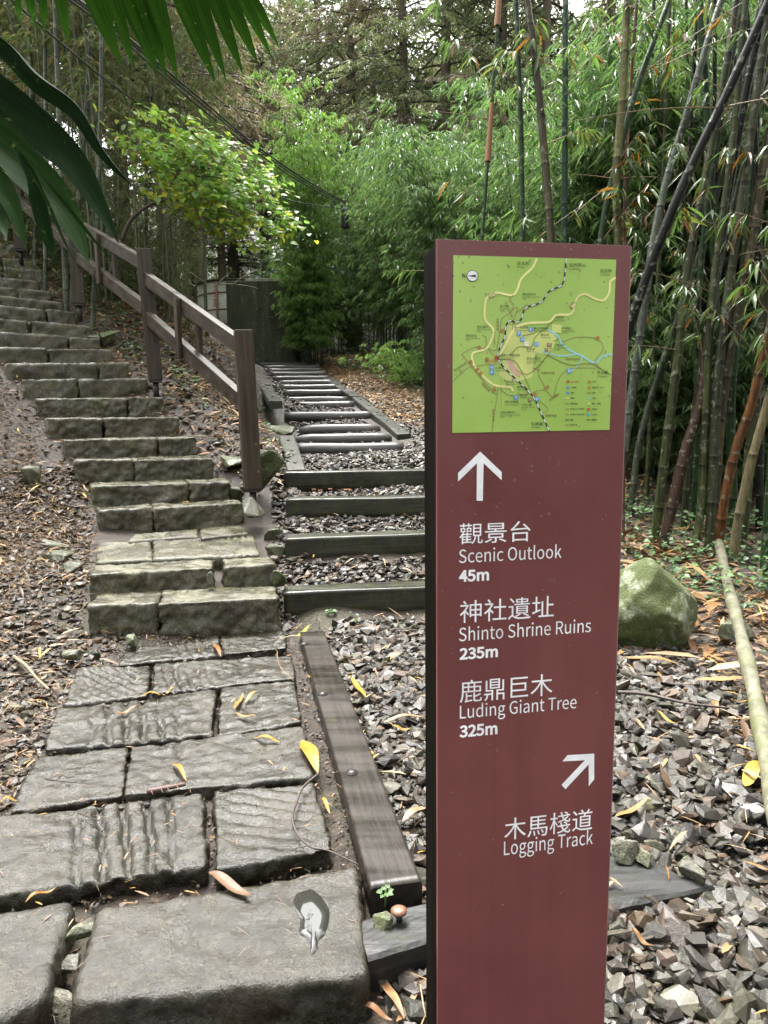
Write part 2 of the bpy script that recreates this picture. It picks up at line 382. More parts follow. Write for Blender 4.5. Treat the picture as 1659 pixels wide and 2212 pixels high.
# ------------------------------------------------------------------ hewn stones
def fbm(p, f): return noise.noise(p * f) + .5 * noise.noise(p * f * 2.1) + .25 * noise.noise(p * f * 4.3)
def stone(name, c, thick, seed, mat, rad=.03, amp=.012, res=.025, groove=None, facegroove=0.0, rough_face=1.0):
    """c: plan corners front-left, front-right, back-right, back-left with top heights (world)"""
    c = [Vector(p) for p in c]
    L = ((c[1] - c[0]).length + (c[2] - c[3]).length) / 2; W = ((c[3] - c[0]).length + (c[2] - c[1]).length) / 2
    n = [max(4, min(96, int(L / res))), max(4, min(60, int(W / res))), max(3, min(14, int(thick / res)))]
    h = (L / 2, W / 2, thick / 2); rad = min(rad, *[x * .9 for x in h])
    sd = Vector((seed * 3.7, seed * 1.3, seed * 7.1)); ids = {}; V = []; F = []
    def vid(i, j, k):
        key = (i, j, k)
        if key in ids: return ids[key]
        q = Vector(((i / n[0] * 2 - 1) * h[0], (j / n[1] * 2 - 1) * h[1], (k / n[2] * 2 - 1) * h[2]))
        inn = Vector([max(-(h[a] - rad), min(h[a] - rad, q[a])) for a in range(3)]); d = q - inn
        dn = d.normalized() if d.length > 1e-9 else Vector((0, 0, 1))
        top = k == n[2]
        q = inn + dn * rad
        ns = q + sd
        flat = max(0.0, dn.z)
        a = amp * ((1.5 * rough_face) * (1 - flat) + .75 * flat)
        off = a * .8 * fbm(ns, 4.0) + a * .6 * fbm(ns, 15.0) + a * .4 * noise.noise(ns * 40)
        if groove and flat > .6:
            g0, g1_, per, dep, slant = groove
            s = q.x / (2 * h[0]) + .5; tt = q.y / (2 * h[1]) + .5
            if g0 < s < g1_:
                m = min(1, (s - g0) * 9, (g1_ - s) * 9) * max(0, min(1, .65 + 1.3 * noise.noise(ns * 3 + Vector((9, 1, 4))) + .35 * math.sin(tt * 7 + seed)))
                ph = ((q.x + slant * q.y + .018 * noise.noise(ns * 9)) / per) % 1.0
                off -= dep * 1.7 * m * max(0, 1 - abs(ph - .5) * 4.4) ** .8
        if facegroove and dn.y < -.5:
            ph = ((q.x + .35 * q.z + .02 * noise.noise(ns * 8)) / .055) % 1.0
            off -= facegroove * max(0, 1 - abs(ph - .5) * 3.2) * max(0, min(1, .5 + 1.6 * noise.noise(ns * 2.3)))
        q = q + dn * off
        s, tt = q.x / (2 * h[0]) + .5, q.y / (2 * h[1]) + .5
        p = (c[0] * (1 - s) + c[1] * s) * (1 - tt) + (c[3] * (1 - s) + c[2] * s) * tt
        p = Vector((p.x, p.y, p.z - thick / 2 + q.z))
        ids[key] = len(V); V.append(tuple(p)); return ids[key]
    N0, N1, N2 = n
    for i in range(N0):
        for j in range(N1):
            F.append((vid(i, j, N2), vid(i + 1, j, N2), vid(i + 1, j + 1, N2), vid(i, j + 1, N2)))
    for k in range(N2):
        for i in range(N0):
            F.append((vid(i, 0, k), vid(i + 1, 0, k), vid(i + 1, 0, k + 1), vid(i, 0, k + 1)))
            F.append((vid(i + 1, N1, k), vid(i, N1, k), vid(i, N1, k + 1), vid(i + 1, N1, k + 1)))
        for j in range(N1):
            F.append((vid(0, j + 1, k), vid(0, j, k), vid(0, j, k + 1), vid(0, j + 1, k + 1)))
            F.append((vid(N0, j, k), vid(N0, j + 1, k), vid(N0, j + 1, k + 1), vid(N0, j, k + 1)))
    return mk(name, np.array(V), F, mat)

# paving: outlines as seen (back-left, back-right, front-right, front-left), heights ~0
PAVE = [
 ('F', [(290, 1378), (470, 1368), (480, 1413), (255, 1436)], (.45, .95, .06, .010, .2), 'thin grooved paving slab right below the left end of the lowest step'),
 ('F', [(476, 1367), (607, 1358), (620, 1398), (485, 1412)], None, 'paving slab below the right end of the lowest step, by the plank tip'),
 ('E', [(168, 1441), (322, 1438), (318, 1502), (140, 1520)], (.1, .9, .075, .012, .7), 'paving slab with slanting chisel lines under the small black rock'),
 ('E', [(334, 1432), (630, 1415), (637, 1464), (329, 1497)], (.02, .5, .062, .02, .15), 'long paving slab with a comb of deep grooves at its left half'),
 ('D', [(124, 1530), (466, 1488), (458, 1584), (96, 1618)], (.18, .85, .085, .022, .1), 'broad paving slab scored with two rows of short chisel grooves'),
 ('D', [(478, 1486), (636, 1471), (651, 1558), (472, 1590)], None, 'smooth square paving slab carrying three crossed yellow leaves'),
 ('C', [(82, 1636), (275, 1612), (265, 1718), (22, 1752)], None, 'smooth paving slab with a black conifer twig on its far corner'),
 ('C', [(285, 1612), (655, 1566), (674, 1676), (268, 1716)], (.12, .35, .07, .012, .1), 'paving slab spotted with pale lichen, beside the plank with the large curled leaf'),
 ('B', [(-60, 1770), (436, 1712), (442, 1866), (-90, 1946)], (.38, .92, .085, .026, .05), 'brown wet paving slab with a ladder of deep grooves near its front edge'),
 ('B', [(466, 1708), (676, 1690), (716, 1832), (468, 1876)], (.05, .95, .16, .008, 2.2), 'paving slab with curved ripple lines under the long bent twig'),
]
tid = 0
for row, q, gr, lab in PAVE:
    tid += 1; z = {'F': -.012, 'E': -.008, 'D': 0, 'C': .0, 'B': .0}[row]
    P = [atZ(x, y, z + .004 * ((tid * 7) % 3 - 1)) for x, y in q]
    pc = (P[0] + P[1] + P[2] + P[3]) / 4; P = [pc + (q_ - pc) * 1.012 for q_ in P]
    o = stone('paving_stone', [P[3], P[2], P[1], P[0]], .13, tid, M_PAVE, .011, .014, .012, gr)
    tag(o, lab, 'paving stone', 'hewn slabs of the paved path')
bz = .015
for q, lab, sd in (
 ([(205, 1958), (775, 1852), (806, 2105), (146, 2172)], 'largest front paving slab, holding the small rain puddle', 31),
 ([(-140, 1990), (160, 1935), (104, 2150), (-190, 2290)], 'front left paving slab cut off by a gap filled with rocks', 32)):
    P = [atZ(x, y, bz) for x, y in q]
    if sd == 31: P[1] = atZ(775, 1864, bz); 
    o = stone('paving_stone', [P[3], P[2], P[1], P[0]], .22, sd, M_PAVE, .035, .012, .013)
    tag(o, lab, 'paving stone', 'hewn slabs of the paved path')
# puddle: a thin water film lying in a hollow of the front slab
pud = [(1128, 490), (1165, 478), (1190, 474), (1222, 500), (1255, 545), (1262, 580), (1250, 640), (1240, 665), (1215, 690), (1212, 730), (1185, 752), (1190, 700), (1160, 668), (1138, 655), (1142, 600), (1120, 560), (1112, 530)]
pud = [(x / 1.765, y / 1.765 + 1659) for x, y in pud]
pp = spline([atZ(x, y, 0) for x, y in pud + pud[:1]], 4)[:-1]
cen = sum(pp, Vector()) / len(pp)
PUD_Z = bz + .0045
V = [(cen.x, cen.y, PUD_Z)]; F = []
for r, dz in ((.5, .0), (.92, .0), (.97, -.012)):
    V += [(cen.x + (p.x - cen.x) * r, cen.y + (p.y - cen.y) * r, PUD_Z + dz) for p in pp]
n = len(pp)
for i in range(n):
    j = (i + 1) % n; F.append((0, 1 + i, 1 + j))
    for k in range(2): F.append((1 + k * n + i, 1 + (k + 1) * n + i, 1 + (k + 1) * n + j, 1 + k * n + j))
t = NT('puddle_water'); t.bump(t.noise(t.pos(), 28, 2, .5), .02, .01)
M_WATER = t.set(Base_Color=(.02, .02, .017), Roughness=.02, Specular_IOR_Level=1.0, IOR=1.4)
o = mk('puddle', V, F, M_WATER); tag(o, 'small glossy rain puddle in the hollow of the front paving slab', 'puddle')

# steps
ORD = ['lowest', 'second', 'third', 'fourth', 'fifth', 'sixth', 'seventh', 'eighth', 'ninth', 'tenth', 'eleventh', 'twelfth', 'thirteenth', 'fourteenth', 'fifteenth', 'sixteenth', 'seventeenth', 'eighteenth', 'nineteenth', 'twentieth']
LOOK = {(0, 0): 'dark mossy', (0, 1): 'long dark rounded', (1, 0): 'green stained', (1, 1): 'short chunky grey', (2, 0): 'short mossy', (2, 1): 'long hewn', (3, 0): 'smooth faced', (3, 1): 'short dark faced', (4, 0): 'short square', (4, 1): 'long rough'}
for i, (xl, yl, xr, yr, dl, dr, h, js) in enumerate(STEPS):
    a, b = atY(xl, yl, dl), atY(xr, yr, dr); a, b = a + Vector((0, 0, .01)), b + Vector((0, 0, .01))
    u = b - a; q = Vector((-u.y, u.x, 0)).normalized()
    depth = .54 if i > 1 else .46 if i == 0 else .36
    cuts = [0, *js, 1]
    for k in range(len(cuts) - 1):
        rr = random.Random(i * 10 + k)
        s0, s1 = cuts[k] + (.008 if k else 0), cuts[k + 1] - (.006 if k < len(cuts) - 2 else 0)
        if i == 1 and k == 1: s0 += .045
        p0, p1 = a + u * s0, a + u * s1
        j0 = q * rr.uniform(-.025, .03); dz = Vector((0, 0, rr.uniform(-.02, .008)))
        c = [p0 + j0 + dz, p1 + j0 + dz + Vector((0, 0, rr.uniform(-.01, .01))), p1 + q * depth + Vector((0, 0, -.012)), p0 + q * depth + Vector((0, 0, -.012))]
        where = 'left end' if k == 0 else 'right end'
        lk = LOOK.get((i, k), ['mossy', 'rough hewn', 'pale greenish', 'chisel marked'][rr.randrange(4)])
        o = stone('step_stone', c, h + (.06 if i > 1 else .05), 50 + i * 3 + k, M_STEP if i > 1 else M_STEP, .014, .015, .018 if i < 8 else .035, None, .010 if (i, k) in ((5, 0), (6, 0), (6, 1), (7, 0), (8, 0), (2, 1), (9, 0)) else 0, 1.3)
        tag(o, f'{lk} block at the {where} of the {ORD[i]} stone step', 'step stone', 'hewn blocks of the stone stairway')
# landing slabs between the second and third step
for k, (q, lab) in enumerate((
 ([(212, 1171), (326, 1169), (330, 1208), (206, 1214)], 'landing slab with fine scratches, left of the landing joint'),
 ([(331, 1167), (548, 1152), (562, 1196), (332, 1208)], 'long landing slab with toothed grooves at its right end'),
 ([(290, 1153), (428, 1141), (430, 1158), (276, 1169)], 'narrow landing slab half buried under the third step'),
 ([(432, 1141), (520, 1126), (538, 1151), (434, 1162)], 'pale landing slab right of the narrow buried one'))):
    zz = .372 if k < 2 else .452
    P = [atZ(x, y, zz + (.065 if jj < 2 and k < 2 else .03 if jj < 2 else 0)) for jj, (x, y) in enumerate(q)]
    o = stone('landing_stone', [P[3], P[2], P[1], P[0]], .14, 90 + k, M_STEP, .02, .010, .02, (.55, .98, .06, .016, .1) if k == 1 else None)
    tag(o, lab, 'paving stone', 'slabs of the landing on the stairway')

# ------------------------------------------------------------------ timber steps of the track
TDESC = ['lowest timber step with mossy wet face and grooved top', 'second timber step up, dark face speckled with moss', 'third timber step up, straight black sleeper beam', 'fourth and topmost timber step with orange bracket fungi along its foot']
def beam(name, p0, p1, w, h, mat, seed, amp=.006, bev=.012, parent=None):
    """long beam from p0 to p1 (top front edge), w deep (away), h high; local x along it"""
    u = (p1 - p0); L = u.length; X = u.normalized(); Z = Vector((0, 0, 1)); Y = Z.cross(X).normalized(); Z = X.cross(Y)
    n = max(8, int(L / .04)); prof = []
    rw = [(0, -h), (0, -h * .5), (0, -bev * 2), (0, -bev), (bev, 0), (2 * bev, 0), (w * .5, 0), (w - 2 * bev, 0), (w - bev, 0), (w, -bev), (w, -2 * bev), (w, -h * .5), (w, -h)]
    V = []; F = []
    for i in range(n + 1):
        for (a, b) in rw:
            x = i / n * L; q = Vector((x, a, b)); ns = q + Vector((seed * 5.1, seed, 0))
            q += Vector((0, amp * fbm(Vector((ns.x * .5, ns.y * 3, ns.z * 3)), 3), amp * fbm(Vector((ns.x * .5, ns.y * 3, ns.z * 3 + 7)), 3)))
            V.append(q)
    m = len(rw)
    for i in range(n):
        for j in range(m):
            k = (j + 1) % m; F.append((i * m + j, i * m + k, (i + 1) * m + k, (i + 1) * m + j)[::-1])
    F.append(tuple(range(m))); F.append(tuple(range(n * m, n * m + m))[::-1])
    me = bpy.data.meshes.new(name); me.from_pydata([tuple(v) for v in V], [], F); me.update(); me.polygons.foreach_set('use_smooth', np.array([True] * (len(me.polygons) - 2) + [False] * 2)); me.materials.append(mat)
    o = link(name, me, parent)
    M = Matrix((X, Y, Z)).transposed().to_4x4(); M.translation = p0
    if parent is not None: M.translation = p0 - world_loc(parent)
    o.matrix_basis = M
    return o, M
fung = plain('bracket_fungus', (.45, .20, .11), .6)
for i, (x, py, d, w) in enumerate(TIMB):
    p0 = atY(x, py, d); p1 = p0 + Vector((w, .18 if i < 2 else .05, .012))
    o, M = beam('timber_step', p0, p1, .22, .27, M_TIMB, i + 3)
    tag(o, TDESC[i], 'timber step', 'sleeper beam steps at the foot of the track')
    if i == 3:
        for fx in (.33, .40, .51, .70, .73):
            V = []; F = []
            c0 = p0 + Vector((fx, -.004, -.195 + .012 * math.sin(fx * 40)))
            rr = .024 if fx != .70 else .045
            for k in range(9):
                a = math.pi * k / 8; V.append(c0 + Vector((math.cos(a) * rr, -math.sin(a) * rr * .9, .006 * math.sin(a * 5))))
            for k in range(9): V.append(V[k] + Vector((0, .003, -.010)))
            F = [tuple(range(9))[::-1], tuple(range(9, 18))] + [(k, k + 1, k + 10, k + 9) for k in range(8)] + [(8, 0, 9, 17)]
            f = mk('bracket_fungus', [tuple(v) for v in V], F, fung)
            tag(f, 'small orange bracket fungus growing on the foot of the topmost timber step', 'fungus', 'bracket fungi on the topmost timber step')

# log sleepers up the track
YS = [958, 937, 917, 890, 868, 857, 842, 831, 821, 812, 803, 795.5, 789, 783, 778, 773.5, 769.5, 766]
XL = [(636, 872), (636, 846), (646, 822), (615, 806), (609, 765), (610, 750), (612, 742), (606, 731), (604, 721), (590, 712), (584, 705), (578, 696), (572, 690), (556, 668), (554, 656), (553, 648), (552, 640), (551, 632)]
def depth_track(py):
    lo, hi = 8.0, 40.0
    for _ in range(50):
        m = (lo + hi) / 2; z = EYE.z + ray(829, py).z / ray(829, py).y * m
        # picture ray height minus track height: below the track means the hit is nearer
        if z - (track_z(m) + .045) > 0: lo = m
        else: hi = m
    return lo
SLY = []
for i, (py, (xl, xr)) in enumerate(zip(YS, XL)):
    d = depth_track(py); SLY.append(d)
    a, b = atY(xl, py, d), atY(xr, py - (0 if i > 2 else 2), d + .02 * (i % 3))
    b.z = a.z
    L = (b - a).length; X = (b - a).normalized(); r = .085 if i < 4 else .08
    pts = [a + X * (L * k / 12) + Vector((0, .006 * math.sin(k * .5 + i), -r + .003 * math.sin(k * .6 + i * 2))) for k in range(13)]
    rad = [r * (1 + .025 * math.sin(k * .8 + i * 3)) for k in range(13)]
    if i in (1, 2): rad[0] *= .5; rad[-1] *= .45; rad[1] *= .8
    V, F = tube_clean([p - a for p in pts], rad, 12)
    me = bpy.data.meshes.new('log_sleeper'); me.from_pydata([tuple(v) for v in V], [], F); me.update()
    me.polygons.foreach_set('use_smooth', np.ones(len(me.polygons), dtype=bool)); me.materials.append(M_LOG)
    o = link('log_sleeper', me, None, a)
    extra = {0: 'broad wet', 1: 'rotten black', 2: 'thin split', 3: 'mossy footed'}.get(i, 'grey wet')
    tag(o, f'{extra} log sleeper of the track, {["first","second","third","fourth","fifth","sixth","seventh","eighth","ninth","tenth","eleventh","twelfth","thirteenth","fourteenth","fifteenth","sixteenth","seventeenth","eighteenth"][i]} up from the timber steps', 'sleeper', 'log sleepers of the logging track')

# edging timbers with bolts
def edging(name, pts, w, h, lab, seed, bolts=0):
    (x0, y0, d0), (x1, y1, d1) = pts
    p0, p1 = atY(x0, y0, d0), atY(x1, y1, d1)
    root = empty(name, p0, lab, 'edging beam', 'edging timbers of the logging track')
    o, M = beam('timber', p0, p1, w, h, M_EDGE, seed, parent=root)
    for k in range(bolts):
        t_ = (k + .5) / bolts; q = p0 + (p1 - p0) * t_; X = (p1 - p0).normalized(); Y = Vector((0, 0, 1)).cross(X).normalized()
        c = q + Y * w * .5 + Vector((0, 0, .004))
        bm = bmesh.new(); bmesh.ops.create_uvsphere(bm, u_segments=10, v_segments=6, radius=.022)
        V = np.array([(v.co.x + c.x, v.co.y + c.y, v.co.z * .5 + c.z) for v in bm.verts]); bm.verts.index_update(); F = [tuple(v.index for v in f.verts) for f in bm.faces]; bm.free()
        mk('bolt', V, F, M_IRON, root)
# (the beam's depth runs to the left of its direction)
edging('edging_beam', [(662, 1014, 7.95), (636, 940, 9.5)], .21, .12, 'near left edging timber with two bolt heads and splintered edge', 21, 3)
edging('edging_beam', [(610, 866, 10.9), (585, 833, 13.2)], .20, .12, 'left edging timber ending square in the moss beside the fourth sleeper', 22, 2)
edging('edging_beam', [(585, 830, 13.4), (553, 806, 18)], .20, .12, 'far left edging timber partly behind the lowest railing post', 23, 0)
edging('edging_beam', [(962, 1014, 7.95), (955, 982, 8.6)], .21, .12, 'short right edging timber stub half behind the sign', 24, 1)
edging('edging_beam', [(888, 937, 10.2), (782, 857, 13.6)], .20, .13, 'long right edging timber with rotten orange end', 25, 5)
edging('edging_beam', [(780, 855, 13.7), (700, 806, 18.5)], .20, .12, 'middle right edging timber beside the litter bank', 26, 2)
edging('edging_beam', [(698, 804, 18.7), (640, 770, 24)], .20, .12, 'farthest right edging timber where the track bends', 27, 0)

# plank beside the paving
def quad_prism(P, h): 
    V = [tuple(p) for p in P] + [(p.x, p.y, p.z - h) for p in P]
    return V
pz = .035
p0 = atZ(912, 1904, pz); p1 = atZ(700, 1362, pz)
root = empty('timber_plank', atZ(770, 1650, 0), 'dark wet timber plank with round bolt heads beside the paved path', 'plank')
wv = (atZ(800, 1916, pz) - p0).length
M_PL = M_PLANK
o, M = beam('board', p0, p1, wv, .11, M_PL, 41, .002, .006, root)
for (bx, by) in ((657, 1391), (697, 1499), (760, 1669)):
    c = atZ(bx, by, pz + .002)
    bm = bmesh.new(); bmesh.ops.create_uvsphere(bm, u_segments=16, v_segments=8, radius=.021)
    V = np.array([(v.co.x + c.x, v.co.y + c.y, v.co.z * .55 + c.z) for v in bm.verts]); bm.verts.index_update(); F = [tuple(v.index for v in f.verts) for f in bm.faces]; bm.free()
    mk('bolt', V, F, M_IRON, root)
    bm = bmesh.new(); bmesh.ops.create_cone(bm, cap_ends=True, segments=16, radius1=.027, radius2=.026, depth=.006)
    V = np.array([(v.co.x + c.x, v.co.y + c.y, v.co.z + c.z) for v in bm.verts]); bm.verts.index_update(); F = [tuple(v.index for v in f.verts) for f in bm.faces]; bm.free()
    mk('washer', V, F, M_IRON, root)
# cross beam running under the plank end and behind the sign
cz = .0
a = atZ(790, 2068, cz); b = atZ(1400, 1948, cz)
root = empty('cross_beam', (a + b) / 2, 'flat black cross timber lying in the gravel behind the sign, mossy front edge', 'timber beam')
n = 44; V = []; F = []
front = [(795, 2072), (925, 2034), (1130, 1997), (1320, 1962), (1420, 1942), (1545, 1914)]
back = [(770, 1985), (925, 1946), (1130, 1905), (1320, 1842), (1400, 1852), (1470, 1892)]
def lerp_list(L, t):
    k = min(int(t * (len(L) - 1)), len(L) - 2); f = t * (len(L) - 1) - k
    return (L[k][0] * (1 - f) + L[k + 1][0] * f, L[k][1] * (1 - f) + L[k + 1][1] * f)
rows = 12
for i in range(n + 1):
    t_ = i / n; pf = atZ(*lerp_list(front, t_), cz); pb = atZ(*lerp_list(back, t_), cz)
    V.append(pf + Vector((0, .004, -.14))); V.append(pf + Vector((0, -.004, -.05)))
    for j in range(rows + 1):
        s = j / rows; p = pf.lerp(pb, s); ed = -.008 if j in (0, rows) else 0
        p.z += ed + .005 * fbm(Vector((p.x * 1.5, p.y * 9, 2)), 3); V.append(p)
    V.append(pb + Vector((0, 0, -.14)))
m = rows + 4
for i in range(n):
    for j in range(m - 1): F.append((i * m + j, (i + 1) * m + j, (i + 1) * m + j + 1, i * m + j + 1))
F.append(tuple(range(m))[::-1]); F.append(tuple(range(n * m, n * m + m)))
mk('timber', [tuple(v) for v in V], F, M_BEAM, root, smooth=False)
c = atZ(862, 1990, cz)
V, F = tube_clean([c + Vector((0, 0, -.02)), c + Vector((.001, 0, .03))], .010, 10); mk('bolt_shank', V, F, M_IRON, root)
rust = plain('rusty_iron', (.16, .075, .045), .5, .3)
V, F = tube_clean([c + Vector((0, 0, .03)), c + Vector((0, 0, .037)), c + Vector((0, 0, .044))], [.024, .026, .014], 14); mk('bolt_head', V, F, rust, root)

# ------------------------------------------------------------------ wooden railing: one joined thing
POSTS = [(546, 1056, 525, 714, 7.2), (336, 822, 310, 539, 9.1), (171, 657, 157, 430, 10.95), (44, 540, 30, 325, 12.9)]
rail_root = empty('wooden_railing', atY(546, 1060, 7.2), 'weathered brown wooden railing of square posts and sloping rails beside the stairway', 'railing')
PB = []
for i, (bx, by, tx, ty, d) in enumerate(POSTS):
    b = atY(bx, by, d); t_ = atY(tx, ty, d); PB.append((b, t_))
PW = .175
def oriented(name, c0, X, Y, Z, V, F, mat, parent):
    me = bpy.data.meshes.new(name); me.from_pydata([tuple(v) for v in V], [], F); me.update(); me.polygons.foreach_set('use_smooth', np.zeros(len(me.polygons), dtype=bool)); me.materials.append(mat)
    o = link(name, me, parent); M = Matrix((X, Y, Z)).transposed().to_4x4(); M.translation = c0 - world_loc(parent)
    o.matrix_basis = M; return o
RD = []
for i, (b, t_) in enumerate(PB):
    nb = PB[i + 1][0] if i + 1 < len(PB) else PB[i][0] + (PB[i][0] - PB[i - 1][0])
    hd = Vector((nb.x - b.x, nb.y - b.y, 0)).normalized(); RD.append(hd)
for i, (b, t_) in enumerate(PB):
    Z = (t_ - b).normalized(); L = (t_ - b).length; hd = RD[i]
    # faces: one side turned to the stairs
    ang = Vector((.30, -.95, 0)).normalized()
    Y = (-ang - Z * (-ang).dot(Z)).normalized(); X = Y.cross(Z)
    V, F = boxm(0, 0, L / 2, PW, PW, L, .010)
    post = oriented('post', b, X, Y, Z, V, F, M_POST, rail_root)
    V, F = tube_clean([b + Vector((0, 0, -.25)), b + Vector((0, 0, .01))], .035, 10); mk('foot', V, F, M_IRON, rail_root)
    V, F = boxm(0, 0, -.012, PW * .86, PW * .86, .03); oriented('foot_plate', b, X, Y, Z, V, F, M_IRON, rail_root)
    if i in (0, 2):
        for hz in (.17, .43):
            c = b + Z * (hz * (L / 1.5)) - Y * (PW / 2 + .001) + X * .03
            bm = bmesh.new(); bmesh.ops.create_cone(bm, cap_ends=True, segments=16, radius1=.034, radius2=.034, depth=.005)
            V = [Vector((v.co.x, v.co.y, v.co.z)) for v in bm.verts]; bm.verts.index_update(); F = [tuple(v.index for v in f.verts) for f in bm.faces]; bm.free()
            oriented('bolt', c, X, Z, -Y, V, F, M_IRON, post)
            bm = bmesh.new(); bmesh.ops.create_cone(bm, cap_ends=True, segments=6, radius1=.016, radius2=.014, depth=.016)
            V = [Vector((v.co.x, v.co.y, v.co.z + .008)) for v in bm.verts]; bm.verts.index_update(); F = [tuple(v.index for v in f.verts) for f in bm.faces]; bm.free()
            oriented('bolt_nut', c - Y * .001, X, Z, -Y, V, F, rust, post)
for i in range(3):
    (b0, t0), (b1, t1) = PB[i], PB[i + 1]
    for nm_, f0, f1, hh in (('top_rail', .17, .33, .15), ('lower_rail', .72, .80, .15)):
        p0 = t0 + Vector((0, 0, -f0)); p1 = t1 + Vector((0, 0, -f1))
        X = (p1 - p0).normalized(); Yh = Vector((-X.y, X.x, 0)).normalized(); Z = X.cross(Yh)
        L = (p1 - p0).length
        V, F = boxm(L / 2, 0, 0, L - .10, .095, hh, .008); oriented(nm_, p0, X, Yh, Z, V, F, M_RAIL, rail_root)
    for s, side in ((.56, 1), (.475, -1)):
        pt = (t0 + Vector((0, 0, -.17))).lerp(t1 + Vector((0, 0, -.33)), s); pb = (t0 + Vector((0, 0, -.72))).lerp(t1 + Vector((0, 0, -.80)), s)
        X = RD[i]; Yh = Vector((-X.y, X.x, 0)); off = Yh * (.075 * side)
        Lb = (pt - pb).length + .16
        V, F = boxm(0, 0, Lb / 2 - .10, .085, .05, Lb, .006)
        oriented('baluster', pb + off, X, Yh, Vector((0, 0, 1)), V, F, M_POST, rail_root)
# last stretch going on up the slope beyond the frame
(b0, t0) = PB[3]; dv = PB[3][0] - PB[2][0]
for f0, hh, nm_ in ((.2, .15, 'top_rail'), (.75, .15, 'lower_rail')):
    p0 = t0 + Vector((0, 0, -f0)); p1 = p0 + dv
    X = (p1 - p0).normalized(); Yh = Vector((-X.y, X.x, 0)).normalized(); Z = X.cross(Yh); L = (p1 - p0).length
    V, F = boxm(L / 2, 0, 0, L - .10, .095, hh, .008); oriented(nm_, p0, X, Yh, Z, V, F, M_RAIL, rail_root)
from mathutils.geometry import tessellate_polygon
# ------------------------------------------------------------------ the sign
SU = Vector((5.42, 1, 0)).normalized(); SN = Vector((SU.y, -SU.x, 0))  # along the face, outwards
SO = onplane(944, 516, Vector((.10, 1.40, 0)), SN)                     # top left corner of the face
SW = (onplane(1363, 525, SO, SN) - SO).dot(SU)
def sp(px, py, lift=0.0):
    """a picture point on the sign's face -> (along, up) in metres from the top left corner"""
    p = onplane(px, py, SO, SN) - SO; return p.dot(SU), p.z
def s3(u, v, lift=0.0): return SO + SU * u + Vector((0, 0, v)) + SN * lift
SB = g1(SO.x + .18, SO.y) - SO.z - .05     # bottom
t = NT('maroon_sign_paint'); p = t.pos()
st = t.noise(t.map(p, (30, 30, .8)), 1, 4, .6); bl = t.noise(p, 3.0, 4, .6); sp2 = t.noise(p, 420, 2, .5)
c = t.ramp(t.math('ADD', t.math('MULTIPLY', st, .35), t.math('MULTIPLY', bl, .65)), [(.35, (.125, .037, .037)), (.65, (.165, .052, .050))])
c = t.mix(t.ramp(sp2, [(.60, 0.0), (.68, .25)]), c, (.16, .065, .06))
t.bump(t.noise(p, 260, 3, .6), .06, .002)
M_SIGN = t.set(Base_Color=c, Roughness=t.ramp(bl, [(.3, .24), (.7, .38)]), Specular_IOR_Level=.5)
M_SIGNBACK = wood_mat('sign_back_frame', (.0025, .002, .0015), (.009, .007, .005), 2, 0, (.6, .8), local=False)
M_EDGEM = plain('sign_edge_metal', (.2, .16, .15), .35)
sign = empty('signpost', s3(SW / 2, SB), 'tall maroon wayfinding sign with a green trail map, white arrows and bilingual lettering', 'sign')
def sbox(name, u0, u1, v0, v1, l0, l1, mat, parent, bev=.0012):
    cx, cz, cy = (u0 + u1) / 2, (v0 + v1) / 2, (l0 + l1) / 2
    M = Matrix((SU, -SN, Vector((0, 0, 1)))).transposed().to_4x4(); M.translation = SO
    V, F = boxm(cx, -cy, cz, u1 - u0, l1 - l0, v1 - v0, bev, M); return mk(name, V, F, mat, parent, smooth=False)
M_SIGNBACK.node_tree.nodes['Principled BSDF'].inputs['Specular IOR Level'].default_value = .03
sbox('face_panel', 0, SW, SB, 0, -.012, 0, M_SIGN, sign)
sbox('back_frame', .004, SW - .004, SB, -.004, -.125, -.0125, M_SIGNBACK, sign, .003)
sbox('edge_trim', .0005, .0035, SB, -.003, -.030, -.0125, M_SIGNBACK, sign, 0)
sbox('edge_strip', SW + .0003, SW + .0022, SB, -.001, -.010, -.001, M_EDGEM, sign, 0)

# lettering
def in_poly(px, py, poly):
    x, y = np.asarray(px), np.asarray(py); c = np.zeros(len(x), bool); n = len(poly)
    for i in range(n):
        x0, y0 = poly[i]; x1, y1 = poly[i - 1]
        k = ((y0 > y) != (y1 > y)) & (x < (x1 - x0) * (y - y0) / (y1 - y0 + 1e-12) + x0); c ^= k
    return c
try:
    FONT = bpy.data.fonts.load(bpy.utils.system_resource('DATAFILES', path='fonts') + '/Noto Sans CJK Regular.woff2')
except Exception:
    FONT = None
def text_mesh(s, size, bold=0.0, align='LEFT'):
    cu = bpy.data.curves.new('t', 'FONT'); cu.body = s; cu.size = size; cu.align_x = align; cu.offset = bold; cu.resolution_u = 3
    if FONT and max(map(ord, s)) < 0x2000: cu.font = FONT
    ob = bpy.data.objects.new('t', cu); COL.objects.link(ob)
    dg = bpy.context.evaluated_depsgraph_get(); dg.update()
    me = bpy.data.meshes.new_from_object(ob.evaluated_get(dg))
    bpy.data.objects.remove(ob); bpy.data.curves.remove(cu)
    V = np.array([v.co[:] for v in me.vertices]).reshape(-1, 3); F = [tuple(p.vertices) for p in me.polygons]
    bpy.data.meshes.remove(me); return V, F
